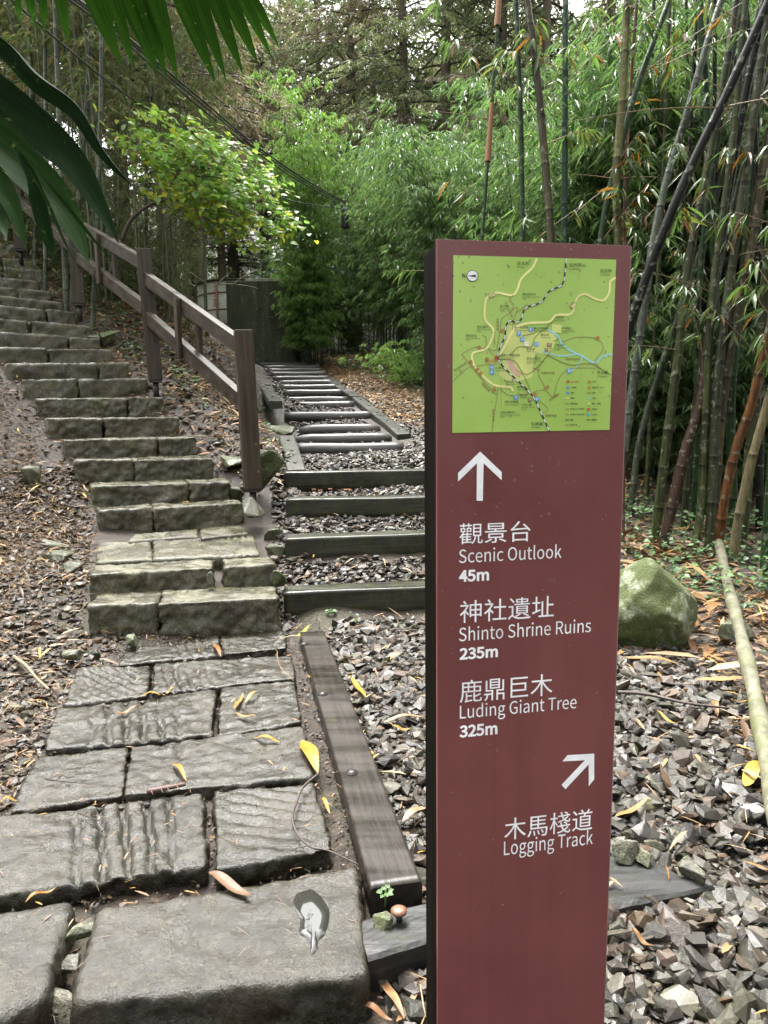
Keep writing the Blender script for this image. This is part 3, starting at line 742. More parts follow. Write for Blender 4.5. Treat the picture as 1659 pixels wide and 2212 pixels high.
def put_text(name, s, x0, y0, x1, hpx, mat, parent, bold=0.0, lift=.0012, ytop=None):
    """baseline from picture point (x0,y0) to x1; the cap height reaches picture height ytop"""
    u0, v0 = sp(x0, y0); u1, _ = sp(x1, y0)
    V, F = text_mesh(s, 1.0, bold)
    if not len(V): return None
    w = V[:, 0].max() - V[:, 0].min(); X = (V[:, 0] - V[:, 0].min()) / w * (u1 - u0) + u0
    _, vt = sp(x0, ytop); ymx = V[:, 1].max()
    ymn = V[:, 1].min() if any(ord(ch) > 0x2000 for ch in s) else 0.0
    Y = v0 + (V[:, 1] - ymn) / (ymx - ymn) * (vt - v0)
    P = [tuple(s3(x, y, lift + z)) for x, y, z in zip(X, Y, V[:, 2])]
    return mk(name, P, F, mat, parent, smooth=False)
# values taken from the picture: text, left x, baseline y at left, right x, cap top at left
LINES = [
 ('觀景台', 992, 1176, 1145, 1131, 0), ('Scenic Outlook', 991, 1216, 1212, 1185, 0), ('45m', 991, 1256, 1056, 1232, .013),
 ('神社遺址', 993, 1346, 1195, 1298, 0), ('Shinto Shrine Ruins', 991, 1385, 1275, 1354, 0), ('235m', 992, 1424, 1075, 1400, .013),
 ('鹿鼎巨木', 993, 1519, 1192, 1470, 0), ('Luding Giant Tree', 993, 1552, 1244, 1522, 0), ('325m', 992, 1592, 1074, 1567, .013),
 ('木馬棧道', 1089, 1815, 1278, 1768, 0), ('Logging Track', 1088, 1847, 1279, 1815, 0)]
for s, x0, y0, x1, yt, b in LINES:
    put_text('lettering', s, x0, y0, x1, 0, M_WHITE, sign, b, .0012, yt)
def flat_poly(name, pts, mat, parent, lift=.0012, conv=sp):
    P = [tuple(s3(*conv(x, y), lift)) for x, y in pts]
    uv = [Vector((*conv(x, y), 0)) for x, y in pts]
    F = [tuple(f) for f in tessellate_polygon([uv])]
    return mk(name, P, F, mat, parent, smooth=False)
# arrows (crop of the picture: x/1.3014+1750, y/1.3014+1700 in full pixels)
def c8(x, y): return ((x / 1.3014 + 1750) / 1.80831, (y / 1.3014 + 1700) / 1.80831)
flat_poly('arrow', [c8(*p) for p in [(162, 83), (272, 187), (272, 229), (180, 142), (176, 333), (144, 333), (146, 142), (50, 236), (50, 192)]], M_WHITE, sign)
flat_poly('arrow', [c8(*p) for p in [(742, 1617), (742, 1748), (714, 1783), (714, 1672), (596, 1798), (576, 1776), (694, 1651), (580, 1657), (606, 1625)]], M_WHITE, sign)
# the map: homography from the measured crop to the sign's face
def c4(x, y): return ((x / 1.8433 + 1600) / 1.80831, (y / 1.8433 + 900) / 1.80831)
def mp(x, y): return sp(*c4(x, y))
t = NT('map_green_print'); p = t.pos(); n = t.noise(p, 4, 3, .5)
cc = t.ramp(n, [(.35, (.31, .49, .095)), (.65, (.38, .56, .135))])
ct = t.noise(p, 16, 1, .4); ln = t.math('FRACT', t.math('MULTIPLY', ct, 14.0))
cc = t.mix(t.math('MULTIPLY', t.ramp(ln, [(.0, 1.0), (.10, 0.0)]), .25), cc, (.18, .30, .055))
M_MAP = t.set(Base_Color=cc, Roughness=.3)
P = [mp(313, 180), mp(1485, 212), mp(1436, 1436), mp(306, 1458)]
V = [tuple(s3(u, v, l)) for l in (.0018, -.0004) for u, v in P]
mapo = mk('map_panel', V, [(3, 2, 1, 0), (0, 1, 5, 4), (1, 2, 6, 5), (2, 3, 7, 6), (3, 0, 4, 7)], M_MAP, sign, smooth=False)
M_ROAD = plain('map_road_yellow', (.80, .77, .32), .4); M_TRAIL = plain('map_trail_brown', (.28, .19, .09), .5)
M_OLIVE = plain('map_trail_olive', (.18, .19, .04), .5); M_RIVER = plain('map_river_blue', (.30, .62, .74), .4)
M_REDINK = plain('map_red_ink', (.50, .05, .025), .5); M_MAROONINK = plain('map_maroon_ink', (.15, .04, .022), .5)
M_BLUE = plain('map_icon_blue', (.09, .32, .62), .4); M_TOWN = plain('map_town_yellow', (.56, .64, .20), .4); M_PINK = plain('map_pink', (.60, .38, .31), .5)
M_SHADE = plain('map_shaded_green', (.265, .43, .08), .5); M_BRONZE = plain('map_icon_bronze', (.36, .20, .04), .5)
def line(name, pts, w, mat, lift, dash=None, smooth=4):
    P = [Vector((*mp(x, y), 0)) for x, y in pts]; P = spline(P, smooth) if smooth > 1 and len(P) > 2 else P
    w = w * .000195; V = []; F = []; L = 0
    for i in range(len(P)):
        T = (P[min(i + 1, len(P) - 1)] - P[max(i - 1, 0)]).normalized(); N = Vector((-T.y, T.x, 0)) * w
        V += [tuple(s3(*(P[i] + N).xy, lift)), tuple(s3(*(P[i] - N).xy, lift))]
    for i in range(len(P) - 1):
        F.append((2 * i, 2 * i + 1, 2 * i + 3, 2 * i + 2))
    if dash:
        V2 = []; F2 = []; acc = 0
        for i in range(len(P) - 1):
            seg = P[i + 1] - P[i]; n = max(1, int(seg.length / .0012))
            for k in range(n):
                q0, q1 = P[i] + seg * (k / n), P[i] + seg * ((k + 1) / n)
                if (acc // dash) % 2 == 0:
                    T = seg.normalized(); N = Vector((-T.y, T.x, 0)) * w * .62; b = len(V2)
                    V2 += [tuple(s3(*q.xy, lift)) for q in (q0 + N, q0 - N, q1 - N, q1 + N)]; F2.append((b, b + 1, b + 2, b + 3))
                acc += seg.length / n
        V, F = V2, F2
    return mk(name, V, F, mat, mapo, smooth=False)
def area(pts, mat, lift=.0024, name='map_area'): return flat_poly(name, pts, mat, mapo, lift, mp)
area([(660, 990), (700, 690), (800, 680), (900, 740), (1010, 720), (1060, 780), (1000, 900), (900, 880), (880, 1060), (760, 1090), (690, 1090), (640, 1040)], M_TOWN)
area([(1022, 676), (1096, 682), (1088, 740), (1016, 736)], M_TOWN, .0027)
area([(700, 935), (730, 940), (800, 1040), (770, 1050), (716, 1000)], M_PINK, .0028)
line('road_line', [(912, 203), (880, 270), (800, 350), (775, 420), (742, 466), (690, 462), (620, 450), (560, 480), (542, 520), (540, 640), (590, 700), (600, 750), (550, 850), (460, 880), (446, 920), (480, 1000), (600, 1110), (720, 1130), (740, 1160)], 11, M_ROAD, .0030)
line('road_line', [(1479, 342), (1440, 370), (1432, 450), (1390, 505), (1320, 490), (1260, 460), (1200, 490), (1160, 600), (1050, 610), (1000, 660), (860, 668), (760, 700), (700, 800), (645, 900)], 11, M_ROAD, .0031)
rw = [(1122, 206), (1112, 320), (1090, 395), (1000, 440), (940, 520), (830, 560), (800, 640), (760, 665), (720, 650), (690, 690), (680, 770), (640, 860), (630, 910), (660, 970), (760, 1070), (880, 1190), (940, 1310), (1000, 1442)]
line('railway_line', rw, 8, M_BLACK, .0034); line('railway_dash', rw, 8, M_WHITE, .0037, dash=.0085)
line('river_line', [(990, 715), (1060, 760), (1100, 830), (1190, 885), (1240, 905), (1300, 945), (1340, 950), (1380, 910), (1410, 905), (1420, 890), (1455, 902)], 8, M_RIVER, .0030)
line('river_line', [(950, 870), (1020, 895), (1110, 905), (1200, 890)], 5, M_RIVER, .0031); line('river_line', [(1240, 910), (1200, 980), (1130, 1030)], 5, M_RIVER, .0029)
for pts, w, m in (
 ([(742, 466), (715, 500), (745, 540), (720, 590), (660, 640), (650, 700), (620, 860), (560, 850), (600, 900)], 3, M_TRAIL),
 ([(845, 530), (800, 570), (760, 600), (740, 680), (735, 720)], 3, M_TRAIL), ([(720, 590), (770, 550), (765, 600)], 3, M_TRAIL),
 ([(308, 1088), (400, 1000), (470, 980), (560, 965), (630, 968)], 3, M_TRAIL), ([(370, 890), (470, 840), (540, 850), (545, 770), (520, 760)], 3, M_TRAIL),
 ([(370, 890), (460, 1000), (560, 1120), (620, 1180), (640, 1140), (720, 1190), (860, 1170)], 3, M_TRAIL), ([(630, 1170), (610, 1300), (590, 1448)], 3, M_TRAIL),
 ([(1090, 805), (1200, 770), (1340, 780), (1392, 850), (1330, 940), (1360, 985)], 3, M_TRAIL), ([(1360, 990), (1140, 1000), (1060, 1090), (1030, 1200), (970, 1150), (880, 1180), (990, 1280), (940, 1320)], 3, M_TRAIL),
 ([(990, 895), (920, 1010), (960, 1110), (970, 1150)], 3, M_TRAIL), ([(880, 990), (940, 1010)], 3, M_TRAIL),
 ([(1040, 640), (980, 700), (900, 770), (870, 840), (780, 840), (720, 900)], 4, M_OLIVE), ([(640, 930), (750, 940), (840, 1040), (990, 900), (1020, 810)], 4, M_OLIVE),
 ([(990, 900), (1150, 970), (1300, 960), (1440, 1040)], 4, M_OLIVE), ([(760, 1000), (820, 1050), (865, 1150)], 3, M_OLIVE), ([(810, 760), (900, 740)], 4, M_OLIVE), ([(1070, 780), (1030, 800)], 4, M_OLIVE),
 ([(655, 1060), (656, 1290)], 1.2, M_OLIVE)):
    line('trail_line', pts, w, m, .0033)
def icon(x, y, s, mat, glyph=None, gm=None):
    o = area([(x - s, y - s), (x + s, y - s), (x + s, y + s), (x - s, y + s)], mat, .0040, 'map_icon')
    if glyph: mtext(glyph, x - s * .5, y + s * .62, s * 1.0, s * 1.25, gm or M_WHITE, .0043)
def mtext(s, x, y, w, h, mat, lift=.0040, rot=0.0, name='place_name', bold=0):
    V, F = text_mesh(s, 1.0, bold)
    if not len(V): return
    w0 = V[:, 0].max() - V[:, 0].min(); X = (V[:, 0] - V[:, 0].min()) / w0 * w; ymn, ymx = V[:, 1].min(), V[:, 1].max()
    if ymn > -.1: ymn = min(ymn, 0)
    Y = (V[:, 1] - (0 if max(map(ord, s)) < 0x2000 else ymn)) / (ymx - (0 if max(map(ord, s)) < 0x2000 else ymn)) * h
    ca, sa = math.cos(rot), math.sin(rot)
    P = [tuple(s3(*mp(x + a * ca - b * sa, y - a * sa - b * ca), lift)) for a, b in zip(X, Y)]
    return mk(name, P, F, mat, mapo, smooth=False)
for zh, en, x, y, w, h in (
 ('往太和', 'To Taihe', 768, 252, 88, 26), ('往阿里山', 'To Alishan', 1142, 264, 118, 26), ('往石棹', 'To Shizhuo', 1366, 305, 82, 26), ('奮起湖巨木', 'Fenqihu Giant Tree', 808, 470, 98, 18),
 ('翠竹坡', 'Green Bamboo Slope', 646, 556, 58, 18), ('神社遺址', 'Shinto Shrine Ruins', 480, 704, 80, 18), ('鹿鼎巨木', 'Luding Giant Tree', 400, 768, 80, 18), ('消防隊', 'Fire Station', 1044, 638, 58, 18),
 ('第一停車場', '1st Parking Lot', 750, 710, 96, 18), ('第三停車場', '3rd Parking Lot', 892, 716, 98, 18), ('中和國小', 'Zhonghe Elementary School', 1088, 714, 78, 18), ('電信局', 'Telecommunication Bureau', 938, 762, 58, 18),
 ('下腳店仔', 'Xiajiao Shop Street', 1038, 836, 74, 18), ('車庫火車展示館', 'Garage Museum', 650, 908, 138, 18), ('百年肖楠木', 'Century-old Incense Cedar Tree', 838, 932, 100, 18), ('火車站', 'Railway Station', 612, 1000, 62, 18),
 ('四方竹', 'Square Bamboo', 690, 1098, 56, 18), ('變電所', 'Power Substation', 770, 1136, 56, 18), ('第二停車場', '2nd Parking Lot', 680, 1244, 98, 18), ('土地公廟', 'Earth God Temple', 798, 1264, 76, 18),
 ('社區活動中心', 'Community Activity Center', 646, 1318, 118, 18), ('往嘉義', 'To Chiayi', 868, 1404, 88, 24), ('往光華', 'To Guanghua', 1342, 1036, 80, 26), ('螢火蟲', 'Firefly Area', 788, 1194, 56, 16), ('老老厝', 'Teahouse', 836, 864, 60, 16)):
    mtext(zh, x, y, w, h, M_BLACK)
    words = en.split(); mtext(en if len(en) < 16 else ' '.join(words[:2]), x, y + h * .82, min(w * 1.25, len(en) * 7.2), h * .52, M_BLACK, bold=0)
    if len(en) >= 16 and len(words) > 2: mtext(' '.join(words[2:]), x, y + h * 1.55, len(' '.join(words[2:])) * 6.6, h * .52, M_BLACK, bold=0)
for zh, x, y, w, h, rt in (('下腳店仔步道', 1106, 936, 116, 18, 0), ('肖楠木步道', 942, 1036, 96, 18, 0), ('賞螢步道', 974, 1342, 78, 18, 0), ('奮起步道', 512, 1106, 80, 18, -.85), ('糕仔崁古道', 322, 1020, 104, 18, .6), ('杉林棧道', 1006, 1232, 84, 18, .6)):
    mtext(zh, x, y, w, h, M_MAROONINK, rot=rt)
for k, ch in enumerate('木馬棧道'): mtext(ch, 620, 652 + k * 23, 18, 19, M_MAROONINK)
for k, ch in enumerate('糕仔古道'): mtext(ch, 590, 1304 + k * 23, 16, 18, M_MAROONINK)
mtext('Logging Track', 610, 836, 108, 10, M_MAROONINK, rot=math.pi / 2)
mtext('現在位置', 540, 952, 86, 22, M_REDINK)
icon(617, 916, 12, M_REDINK)
for x, y in ((868, 715), (782, 745), (588, 1022), (762, 1203)): icon(x, y, 15, M_BLUE, 'P')
for x, y in ((808, 786), (588, 988), (1142, 1012), (914, 1214), (908, 820)): icon(x, y, 15, M_BLUE, 'H')
icon(836, 818, 14, M_WHITE, '+', M_REDINK)
for x, y in ((980, 862), (860, 1222), (996, 826)): icon(x, y, 12, M_MAROONINK, 'm')
def disc(x, y, r, mat, lift=.0040, n=14, name='map_icon'): return area([(x + r * math.cos(a * 2 * math.pi / n), y - r * math.sin(a * 2 * math.pi / n)) for a in range(n)], mat, lift, name)
for x, y in ((662, 724), (496, 842), (436, 948), (484, 1002), (506, 1030), (604, 1146), (898, 1182), (986, 1128), (1348, 776), (552, 928)): disc(x, y, 14, M_BRONZE)
# compass
disc(449, 329, 42, M_BLACK, .0030, 28, 'compass'); disc(449, 329, 37, M_WHITE, .0034, 28, 'compass'); area([(412, 330), (480, 320), (470, 330), (480, 341)], M_BLACK, .0038, 'compass')
mtext('N', 376, 342, 21, 30, M_BLACK, bold=.006)
for x, y, r_, s in ((588, 466, .2, '169'), (1172, 540, .9, '169')):
    ca, sa = math.cos(r_), math.sin(r_)
    for k, m_, lf in ((1.0, M_BLACK, .0040), (.86, M_ROAD, .0042)):
        area([(x + a * ca * k - b * sa * k, y - a * sa * k - b * ca * k) for a, b in ((-23, -14), (23, -14), (23, 14), (-23, 14))], m_, lf, 'road_shield')
    mtext(s, x - 14 * ca, y + 9, 28, 16, M_BLACK, .0044, rot=r_)
# legend
LEG = [('現在位置', 1136, 1090, M_REDINK), ('停車場', 1134, 1132, M_BLUE), ('廁所', 1132, 1170, M_BLUE), ('縣道', 1132, 1208, M_ROAD), ('鄉鎮道路', 1130, 1248, M_OLIVE), ('步道(行人專用)', 1128, 1286, M_TRAIL), ('步道(人車共用)', 1128, 1326, M_TRAIL), ('鐵路', 1128, 1364, M_BLACK), ('其他步道', 1126, 1400, M_TRAIL),
       ('涼亭', 1288, 1090, M_BRONZE), ('觀景台．平台', 1288, 1132, M_BRONZE), ('橋樑', 1284, 1170, M_OLIVE), ('河流', 1284, 1208, M_RIVER), ('聚落．建築', 1284, 1248, M_TOWN), ('衛生室', 1282, 1288, M_REDINK), ('天主堂', 1280, 1326, M_BLUE), ('警察局', 1280, 1364, M_BLACK)]
for zh, x, y, m_ in LEG:
    (icon(x, y, 9, m_) if m_ in (M_REDINK, M_BLUE, M_BRONZE, M_TOWN) else area([(x - 13, y - 3), (x + 13, y - 3), (x + 13, y + 3), (x - 13, y + 3)], m_, .0040, 'legend_line'))
    mtext(zh, x + 22, y + 6, len(zh) * 13, 13, M_BLACK if m_ is not M_REDINK or x > 1200 else M_REDINK, bold=.01)
# raindrops standing on the face
t = NT('rain_water'); M_DROP = t.set(Base_Color=(.30, .22, .22), Roughness=.05, Specular_IOR_Level=.6)
tb = t.n('BsdfTransparent'); mx = t.n('MixShader'); mx.inputs[0].default_value = .35
t.t.links.new(tb.outputs[0], mx.inputs[1]); t.t.links.new(t.b.outputs[0], mx.inputs[2]); t.t.links.new(mx.outputs[0], t.out.inputs['Surface'])
parts = []
rr = random.Random(5)
for k in range(230):
    v = -abs(rr.gauss(0, .55)) if rr.random() < .8 else rr.uniform(-1.5, 0); v = max(v, -1.4)
    r = rr.uniform(.0008, .0024); uu = rr.uniform(.01, SW - .01); e = rr.uniform(1, 1.8)
    V = []; F = []
    for a in range(3):
        z = a / 3.0; q = math.sqrt(1 - z * z)
        for b in range(8):
            th = b * math.pi / 4; V.append(s3(uu + r * q * math.cos(th), v + r * e * q * math.sin(th), (.0022 if -.42 < v < -.03 and .03 < uu < SW - .03 else .0002) + r * .7 * z))
    V.append(s3(uu, v, (.0022 if -.42 < v < -.03 and .03 < uu < SW - .03 else .0002) + r * .7)); 
    for a in range(2):
        for b in range(8): F.append((a * 8 + b, a * 8 + (b + 1) % 8, a * 8 + 8 + (b + 1) % 8, a * 8 + 8 + b))
    for b in range(8): F.append((16 + b, 16 + (b + 1) % 8, 24))
    parts.append(([tuple(x) for x in V], F))
V, F = merge_lists(parts); o = mk('raindrops', V, F, M_DROP, sign); o['kind'] = 'stuff'
# ------------------------------------------------------------------ loose stones, gravel, litter
def hull_rock(seed, n=15, flat=.6, long=1.4):
    r = random.Random(seed); bm = bmesh.new()
    for _ in range(n):
        v = Vector((r.uniform(-1, 1), r.uniform(-1, 1), r.uniform(-1, 1))); v = v / max(abs(v.x), abs(v.y), abs(v.z)); v = v.lerp(v.normalized(), .55)
        bm.verts.new((v.x * long * r.uniform(.75, 1.1), v.y * r.uniform(.75, 1.1), v.z * flat * r.uniform(.75, 1.1)))
    res = bmesh.ops.convex_hull(bm, input=list(bm.verts))
    bmesh.ops.delete(bm, geom=list({g for g in res['geom_interior'] if isinstance(g, bmesh.types.BMVert)}), context='VERTS')
    bmesh.ops.triangulate(bm, faces=list(bm.faces)); bm.verts.index_update()
    V = np.array([v.co[:] for v in bm.verts]); F = np.array([[v.index for v in f.verts] for f in bm.faces]); bm.free()
    return V, F
ROCKS = [hull_rock(i, 12 + i % 5, (.45, .6, .75)[i % 3], (1.15, 1.4, 1.7)[(i // 3) % 3]) for i in range(16)]
GPAL = np.array([(.105, .11, .10), (.13, .14, .118), (.09, .092, .095), (.155, .155, .14), (.17, .13, .085), (.125, .112, .112), (.20, .195, .17), (.11, .12, .095), (.14, .12, .10), (.20, .13, .07), (.085, .085, .09), (.15, .11, .09), (.12, .13, .085)]) * np.array([.265, .228, .175])
def in_poly(px, py, poly):
    x, y = np.asarray(px), np.asarray(py); c = np.zeros(len(x), bool); n = len(poly)
    for i in range(n):
        x0, y0 = poly[i]; x1, y1 = poly[i - 1]
        k = ((y0 > y) != (y1 > y)) & (x < (x1 - x0) * (y - y0) / (y1 - y0 + 1e-12) + x0); c ^= k
    return c
def sample_poly(poly, dens, rng=RNG):
    P = np.array(poly); lo, hi = P.min(0), P.max(0); n = int(dens * (hi - lo).prod())
    q = rng.uniform(lo, hi, (n, 2)); return q[in_poly(q[:, 0], q[:, 1], poly)]
def rand_rot(n, rng, tilt=.5):
    a = rng.uniform(0, 2 * np.pi, n); b = rng.normal(0, tilt, n); c = rng.normal(0, tilt, n)
    ca, sa, cb, sb, cc, sc = np.cos(a), np.sin(a), np.cos(b), np.sin(b), np.cos(c), np.sin(c)
    Rz = np.zeros((n, 3, 3)); Rz[:, 0, 0] = ca; Rz[:, 0, 1] = -sa; Rz[:, 1, 0] = sa; Rz[:, 1, 1] = ca; Rz[:, 2, 2] = 1
    Rx = np.zeros((n, 3, 3)); Rx[:, 0, 0] = 1; Rx[:, 1, 1] = cb; Rx[:, 1, 2] = -sb; Rx[:, 2, 1] = sb; Rx[:, 2, 2] = cb
    Ry = np.zeros((n, 3, 3)); Ry[:, 1, 1] = 1; Ry[:, 0, 0] = cc; Ry[:, 0, 2] = sc; Ry[:, 2, 0] = -sc; Ry[:, 2, 2] = cc
    return Rz @ Rx @ Ry
def plan(pts, z=0.0): return [tuple(atZ(x, y, z).xy) for x, y in pts]
gparts = []; gcols = []
def pebbles(xy, smin, smax, zoff=0.0, z=None, power=2.0, pal=GPAL, warm=0.0):
    n = len(xy)
    if not n: return
    s = smin + (smax - smin) * RNG.random(n) ** power
    zz = (gz(xy[:, 0], xy[:, 1]) if z is None else z) + s * .22 + zoff
    Rm = rand_rot(n, RNG, .38); kind = RNG.integers(0, len(ROCKS), n)
    ci = pal[RNG.integers(0, len(pal), n)] * np.exp(RNG.normal(-.08, .38, (n, 1))); ci = ci * (1 + warm * np.array([.25, .05, -.2]))
    for k in range(len(ROCKS)):
        m = np.where(kind == k)[0]
        if not len(m): continue
        V, F = ROCKS[k]; nv = len(V)
        W = np.einsum('nij,vj->nvi', Rm[m], V) * (s[m] / 2.4)[:, None, None]
        W[:, :, 0] += xy[m, 0][:, None]; W[:, :, 1] += xy[m, 1][:, None]; W[:, :, 2] += zz[m][:, None]
        FF = (F[None] + (np.arange(len(m)) * nv)[:, None, None]).reshape(-1, 3)
        gparts.append((W.reshape(-1, 3), FF)); gcols.append(np.repeat(ci[m], nv, 0))
R1 = plan([(702, 1362), (760, 1335), (925, 1328), (1345, 1380), (1480, 1395), (1570, 1470), (1690, 1640), (1900, 2300), (1000, 2500), (800, 2400), (915, 1935), (912, 1904)])
BEAM = plan([(790, 2068), (1320, 1958), (1500, 1915), (1400, 1860), (1320, 1848), (925, 1950), (770, 1985)])
def off_beam(q): return q[~in_poly(q[:, 0], q[:, 1], BEAM)]
pebbles(sample_poly(R1, 2600), .008, .03, .0, power=1.5)
pebbles(off_beam(sample_poly(R1, 1300)), .022, .085, 0, power=2.0)
pebbles(off_beam(sample_poly(R1, 70)), .07, .12, .004, power=1.6)
RF = plan([(820, 2060), (1345, 1960), (1700, 1900), (2000, 2400), (900, 2600)], -.08)
pebbles(sample_poly(RF, 1600), .01, .04, .0, power=1.5)
BEAM = plan([(790, 2068), (1320, 1958), (1500, 1915), (1400, 1860), (1320, 1848), (925, 1950), (770, 1985)])
def off_beam(q): return q[~in_poly(q[:, 0], q[:, 1], BEAM)]
pebbles(off_beam(sample_poly(RF, 520)), .035, .105, .004, power=1.5)
PVG = plan([(300, 1366), (640, 1345), (700, 1362), (920, 1900), (830, 2120), (100, 2230), (-150, 2250), (-120, 1760), (120, 1520)], -.05)
pebbles(sample_poly(PVG, 1500), .006, .022, .012, power=1.5, warm=.8)
RL = plan([(-60, 1240), (205, 1210), (185, 1372), (270, 1372), (150, 1470), (125, 1530), (70, 1640), (-10, 1760), (-420, 1900), (-500, 1500)], .02)
pebbles(sample_poly(RL, 1050), .018, .075, 0, power=2.2, warm=.6)
RL2 = plan([(-100, 1060), (200, 1060), (215, 1180), (200, 1240), (-100, 1240)], .35)
pebbles(sample_poly(RL2, 200), .015, .06, 0, power=2.6, warm=.9)
for i, (x, py, d, w) in enumerate(TIMB):
    p = atY(x, py, d); nd = TIMB[i + 1][2] if i < 3 else 9.6
    q = [(p.x + .05 - .1 * (i == 3), d + .2), (p.x + w, d + .25), (p.x + w, nd + .02), (p.x + .02 - .05 * (i == 3), nd - .02)]
    pebbles(sample_poly(q, 1100), .025, .085, .0, power=1.9)
TR = [(track_x(y) - .62, y) for y in np.linspace(9.5, 24, 12)] + [(track_x(y) + .62, y) for y in np.linspace(24, 9.5, 12)]
pebbles(sample_poly(TR, 420), .025, .08, 0)
TRR = [(track_x(y) + .95, y) for y in np.linspace(7.9, 17, 9)] + [(track_x(y) + 1.9, y) for y in np.linspace(17, 7.9, 9)]
pebbles(sample_poly(TRR, 330), .02, .08, 0)
GAP = [(-1.0, 6.6), (-1.15, 5.0), (-.72, 4.9), (-.72, 6.6), (-1.05, 8.6), (-1.4, 8.6)]
pebbles(sample_poly(GAP, 700), .03, .12, 0, power=2.0, warm=.2)
SL = [(-1.5, 7.2), (-1.1, 7.6), (-1.4, 9), (-2.4, 12), (-4, 14), (-4.2, 11.5), (-2.9, 9)]
pebbles(sample_poly(SL, 130), .02, .11, 0, power=2.6, warm=.3)
V, F = cat_meshes(gparts)
o = mk('gravel', V, F, M_GRAVEL, smooth=False, col=np.concatenate(gcols), base=False)
tag(o, 'wet grey and brown gravel of sharp slate chips around the sign and on the track', 'gravel', kind='stuff')

# single rocks
def rock(name, loc, size, seed, label, mat, stretch=(1, 1, 1), cat='rock', group=None, sub=3, amp=.22, rz=0.0, facets=6):
    V0, F0 = hull_rock(seed, 12 + seed % 4, 1.0, 1.0); r = random.Random(seed); sd = Vector((seed * 1.7, seed * 3.1, seed * .7))
    bm = bmesh.new(); vs = [bm.verts.new(v * .5) for v in V0]
    for f in F0: bm.faces.new([vs[i] for i in f])
    bmesh.ops.dissolve_limit(bm, angle_limit=R(14), verts=bm.verts, edges=bm.edges)
    bmesh.ops.bevel(bm, geom=list(bm.edges), offset=.035, segments=1, affect='EDGES')
    bmesh.ops.triangulate(bm, faces=list(bm.faces)); bmesh.ops.subdivide_edges(bm, edges=list(bm.edges), cuts=2, use_grid_fill=True)
    bmesh.ops.recalc_face_normals(bm, faces=list(bm.faces))
    M = Matrix.Rotation(rz, 3, 'Z'); V = []
    for v in bm.verts:
        p = v.co.copy(); p += p.normalized() * (.030 * fbm(p + sd, 3.2) + .012 * fbm(p + sd, 10))
        V.append(tuple(M @ (Vector((p.x * stretch[0], p.y * stretch[1], p.z * stretch[2])) * size) + Vector(loc)))
    bm.verts.index_update(); F = [tuple(v.index for v in f.verts) for f in bm.faces]; bm.free()
    o = mk(name, V, F, mat, smooth=False)
    return tag(o, label, cat, group)
# the mossy boulder right of the sign
t = NT('mossy_boulder'); p = t.pos()
n1 = t.noise(p, 4.2, 7, .72, .8); n2 = t.noise(p, 75, 4, .75); n3 = t.noise(p, 11, 4, .65, .5)
c = t.ramp(t.noise(p, 14, 5, .7), [(.35, (.09, .10, .065)), (.65, (.30, .33, .22))])
ms = t.ramp(n2, [(.3, (.02, .032, .004)), (.7, (.085, .11, .018))])
c = t.mix(t.ramp(t.math('ADD', t.math('MULTIPLY', n1, .7), t.math('MULTIPLY', n3, .3)), [(.42, 0.0), (.50, 1.0)]), c, ms)
t.bump(t.math('ADD', n2, n1), .9, .02); M_BOULDER = t.set(Base_Color=c, Roughness=.75)
def boulder():
    outline = [(1318, 1262), (1345, 1226), (1375, 1208), (1412, 1196), (1442, 1206), (1475, 1234), (1500, 1256), (1524, 1290), (1521, 1328), (1492, 1366), (1458, 1392), (1420, 1404), (1375, 1402), (1325, 1385), (1300, 1340)]
    d = 4.62; C = atY(1415, 1305, d); bm = bmesh.new(); bmesh.ops.create_icosphere(bm, subdivisions=5, radius=1)
    ang = []; rad = []
    for x, y in outline:
        p = atY(x, y, d) - C; ang.append(math.atan2(p.z, p.x)); rad.append(math.hypot(p.x, p.z))
    od = np.argsort(ang); A = np.array(ang)[od]; Rr = np.array(rad)[od]; A = np.concatenate([A[-1:] - 2 * np.pi, A, A[:1] + 2 * np.pi]); Rr = np.concatenate([Rr[-1:], Rr, Rr[:1]])
    PLN = [(Vector(q).normalized(), dd) for q, dd in (((-.55, -.75, .35), .19), ((.35, -.8, .5), .17), ((.7, -.55, -.1), .21), ((-.2, -.85, -.5), .20), ((.62, -.1, .75), .20), ((-.7, -.2, .65), .21))]
    V = []
    for v in bm.verts:
        n = v.co.normalized(); rho = math.hypot(n.x, n.z); r = float(np.interp(math.atan2(n.z, n.x), A, Rr))
        f = min(1.0, rho * 1.22) if n.y < 0 else rho
        ridge = .82 + .18 * abs(n.x - .15)
        p = Vector((n.x / max(rho, 1e-6) * r * f, n.y * .30 * ridge, n.z / max(rho, 1e-6) * r * f))
        for nr_, dd_ in PLN:
            k_ = p.dot(nr_)
            if k_ > dd_: p -= nr_ * (k_ - dd_) * .8
        p += n * (.022 * fbm(p, 4.5) + .008 * fbm(p, 15)); V.append(tuple(C + p))
    bm.verts.index_update(); F = [tuple(v.index for v in f.verts) for f in bm.faces]; bm.free()
    o = mk('boulder', V, F, M_BOULDER); tag(o, 'large boulder mottled with moss and pale lichen beside the sign', 'boulder')
boulder()
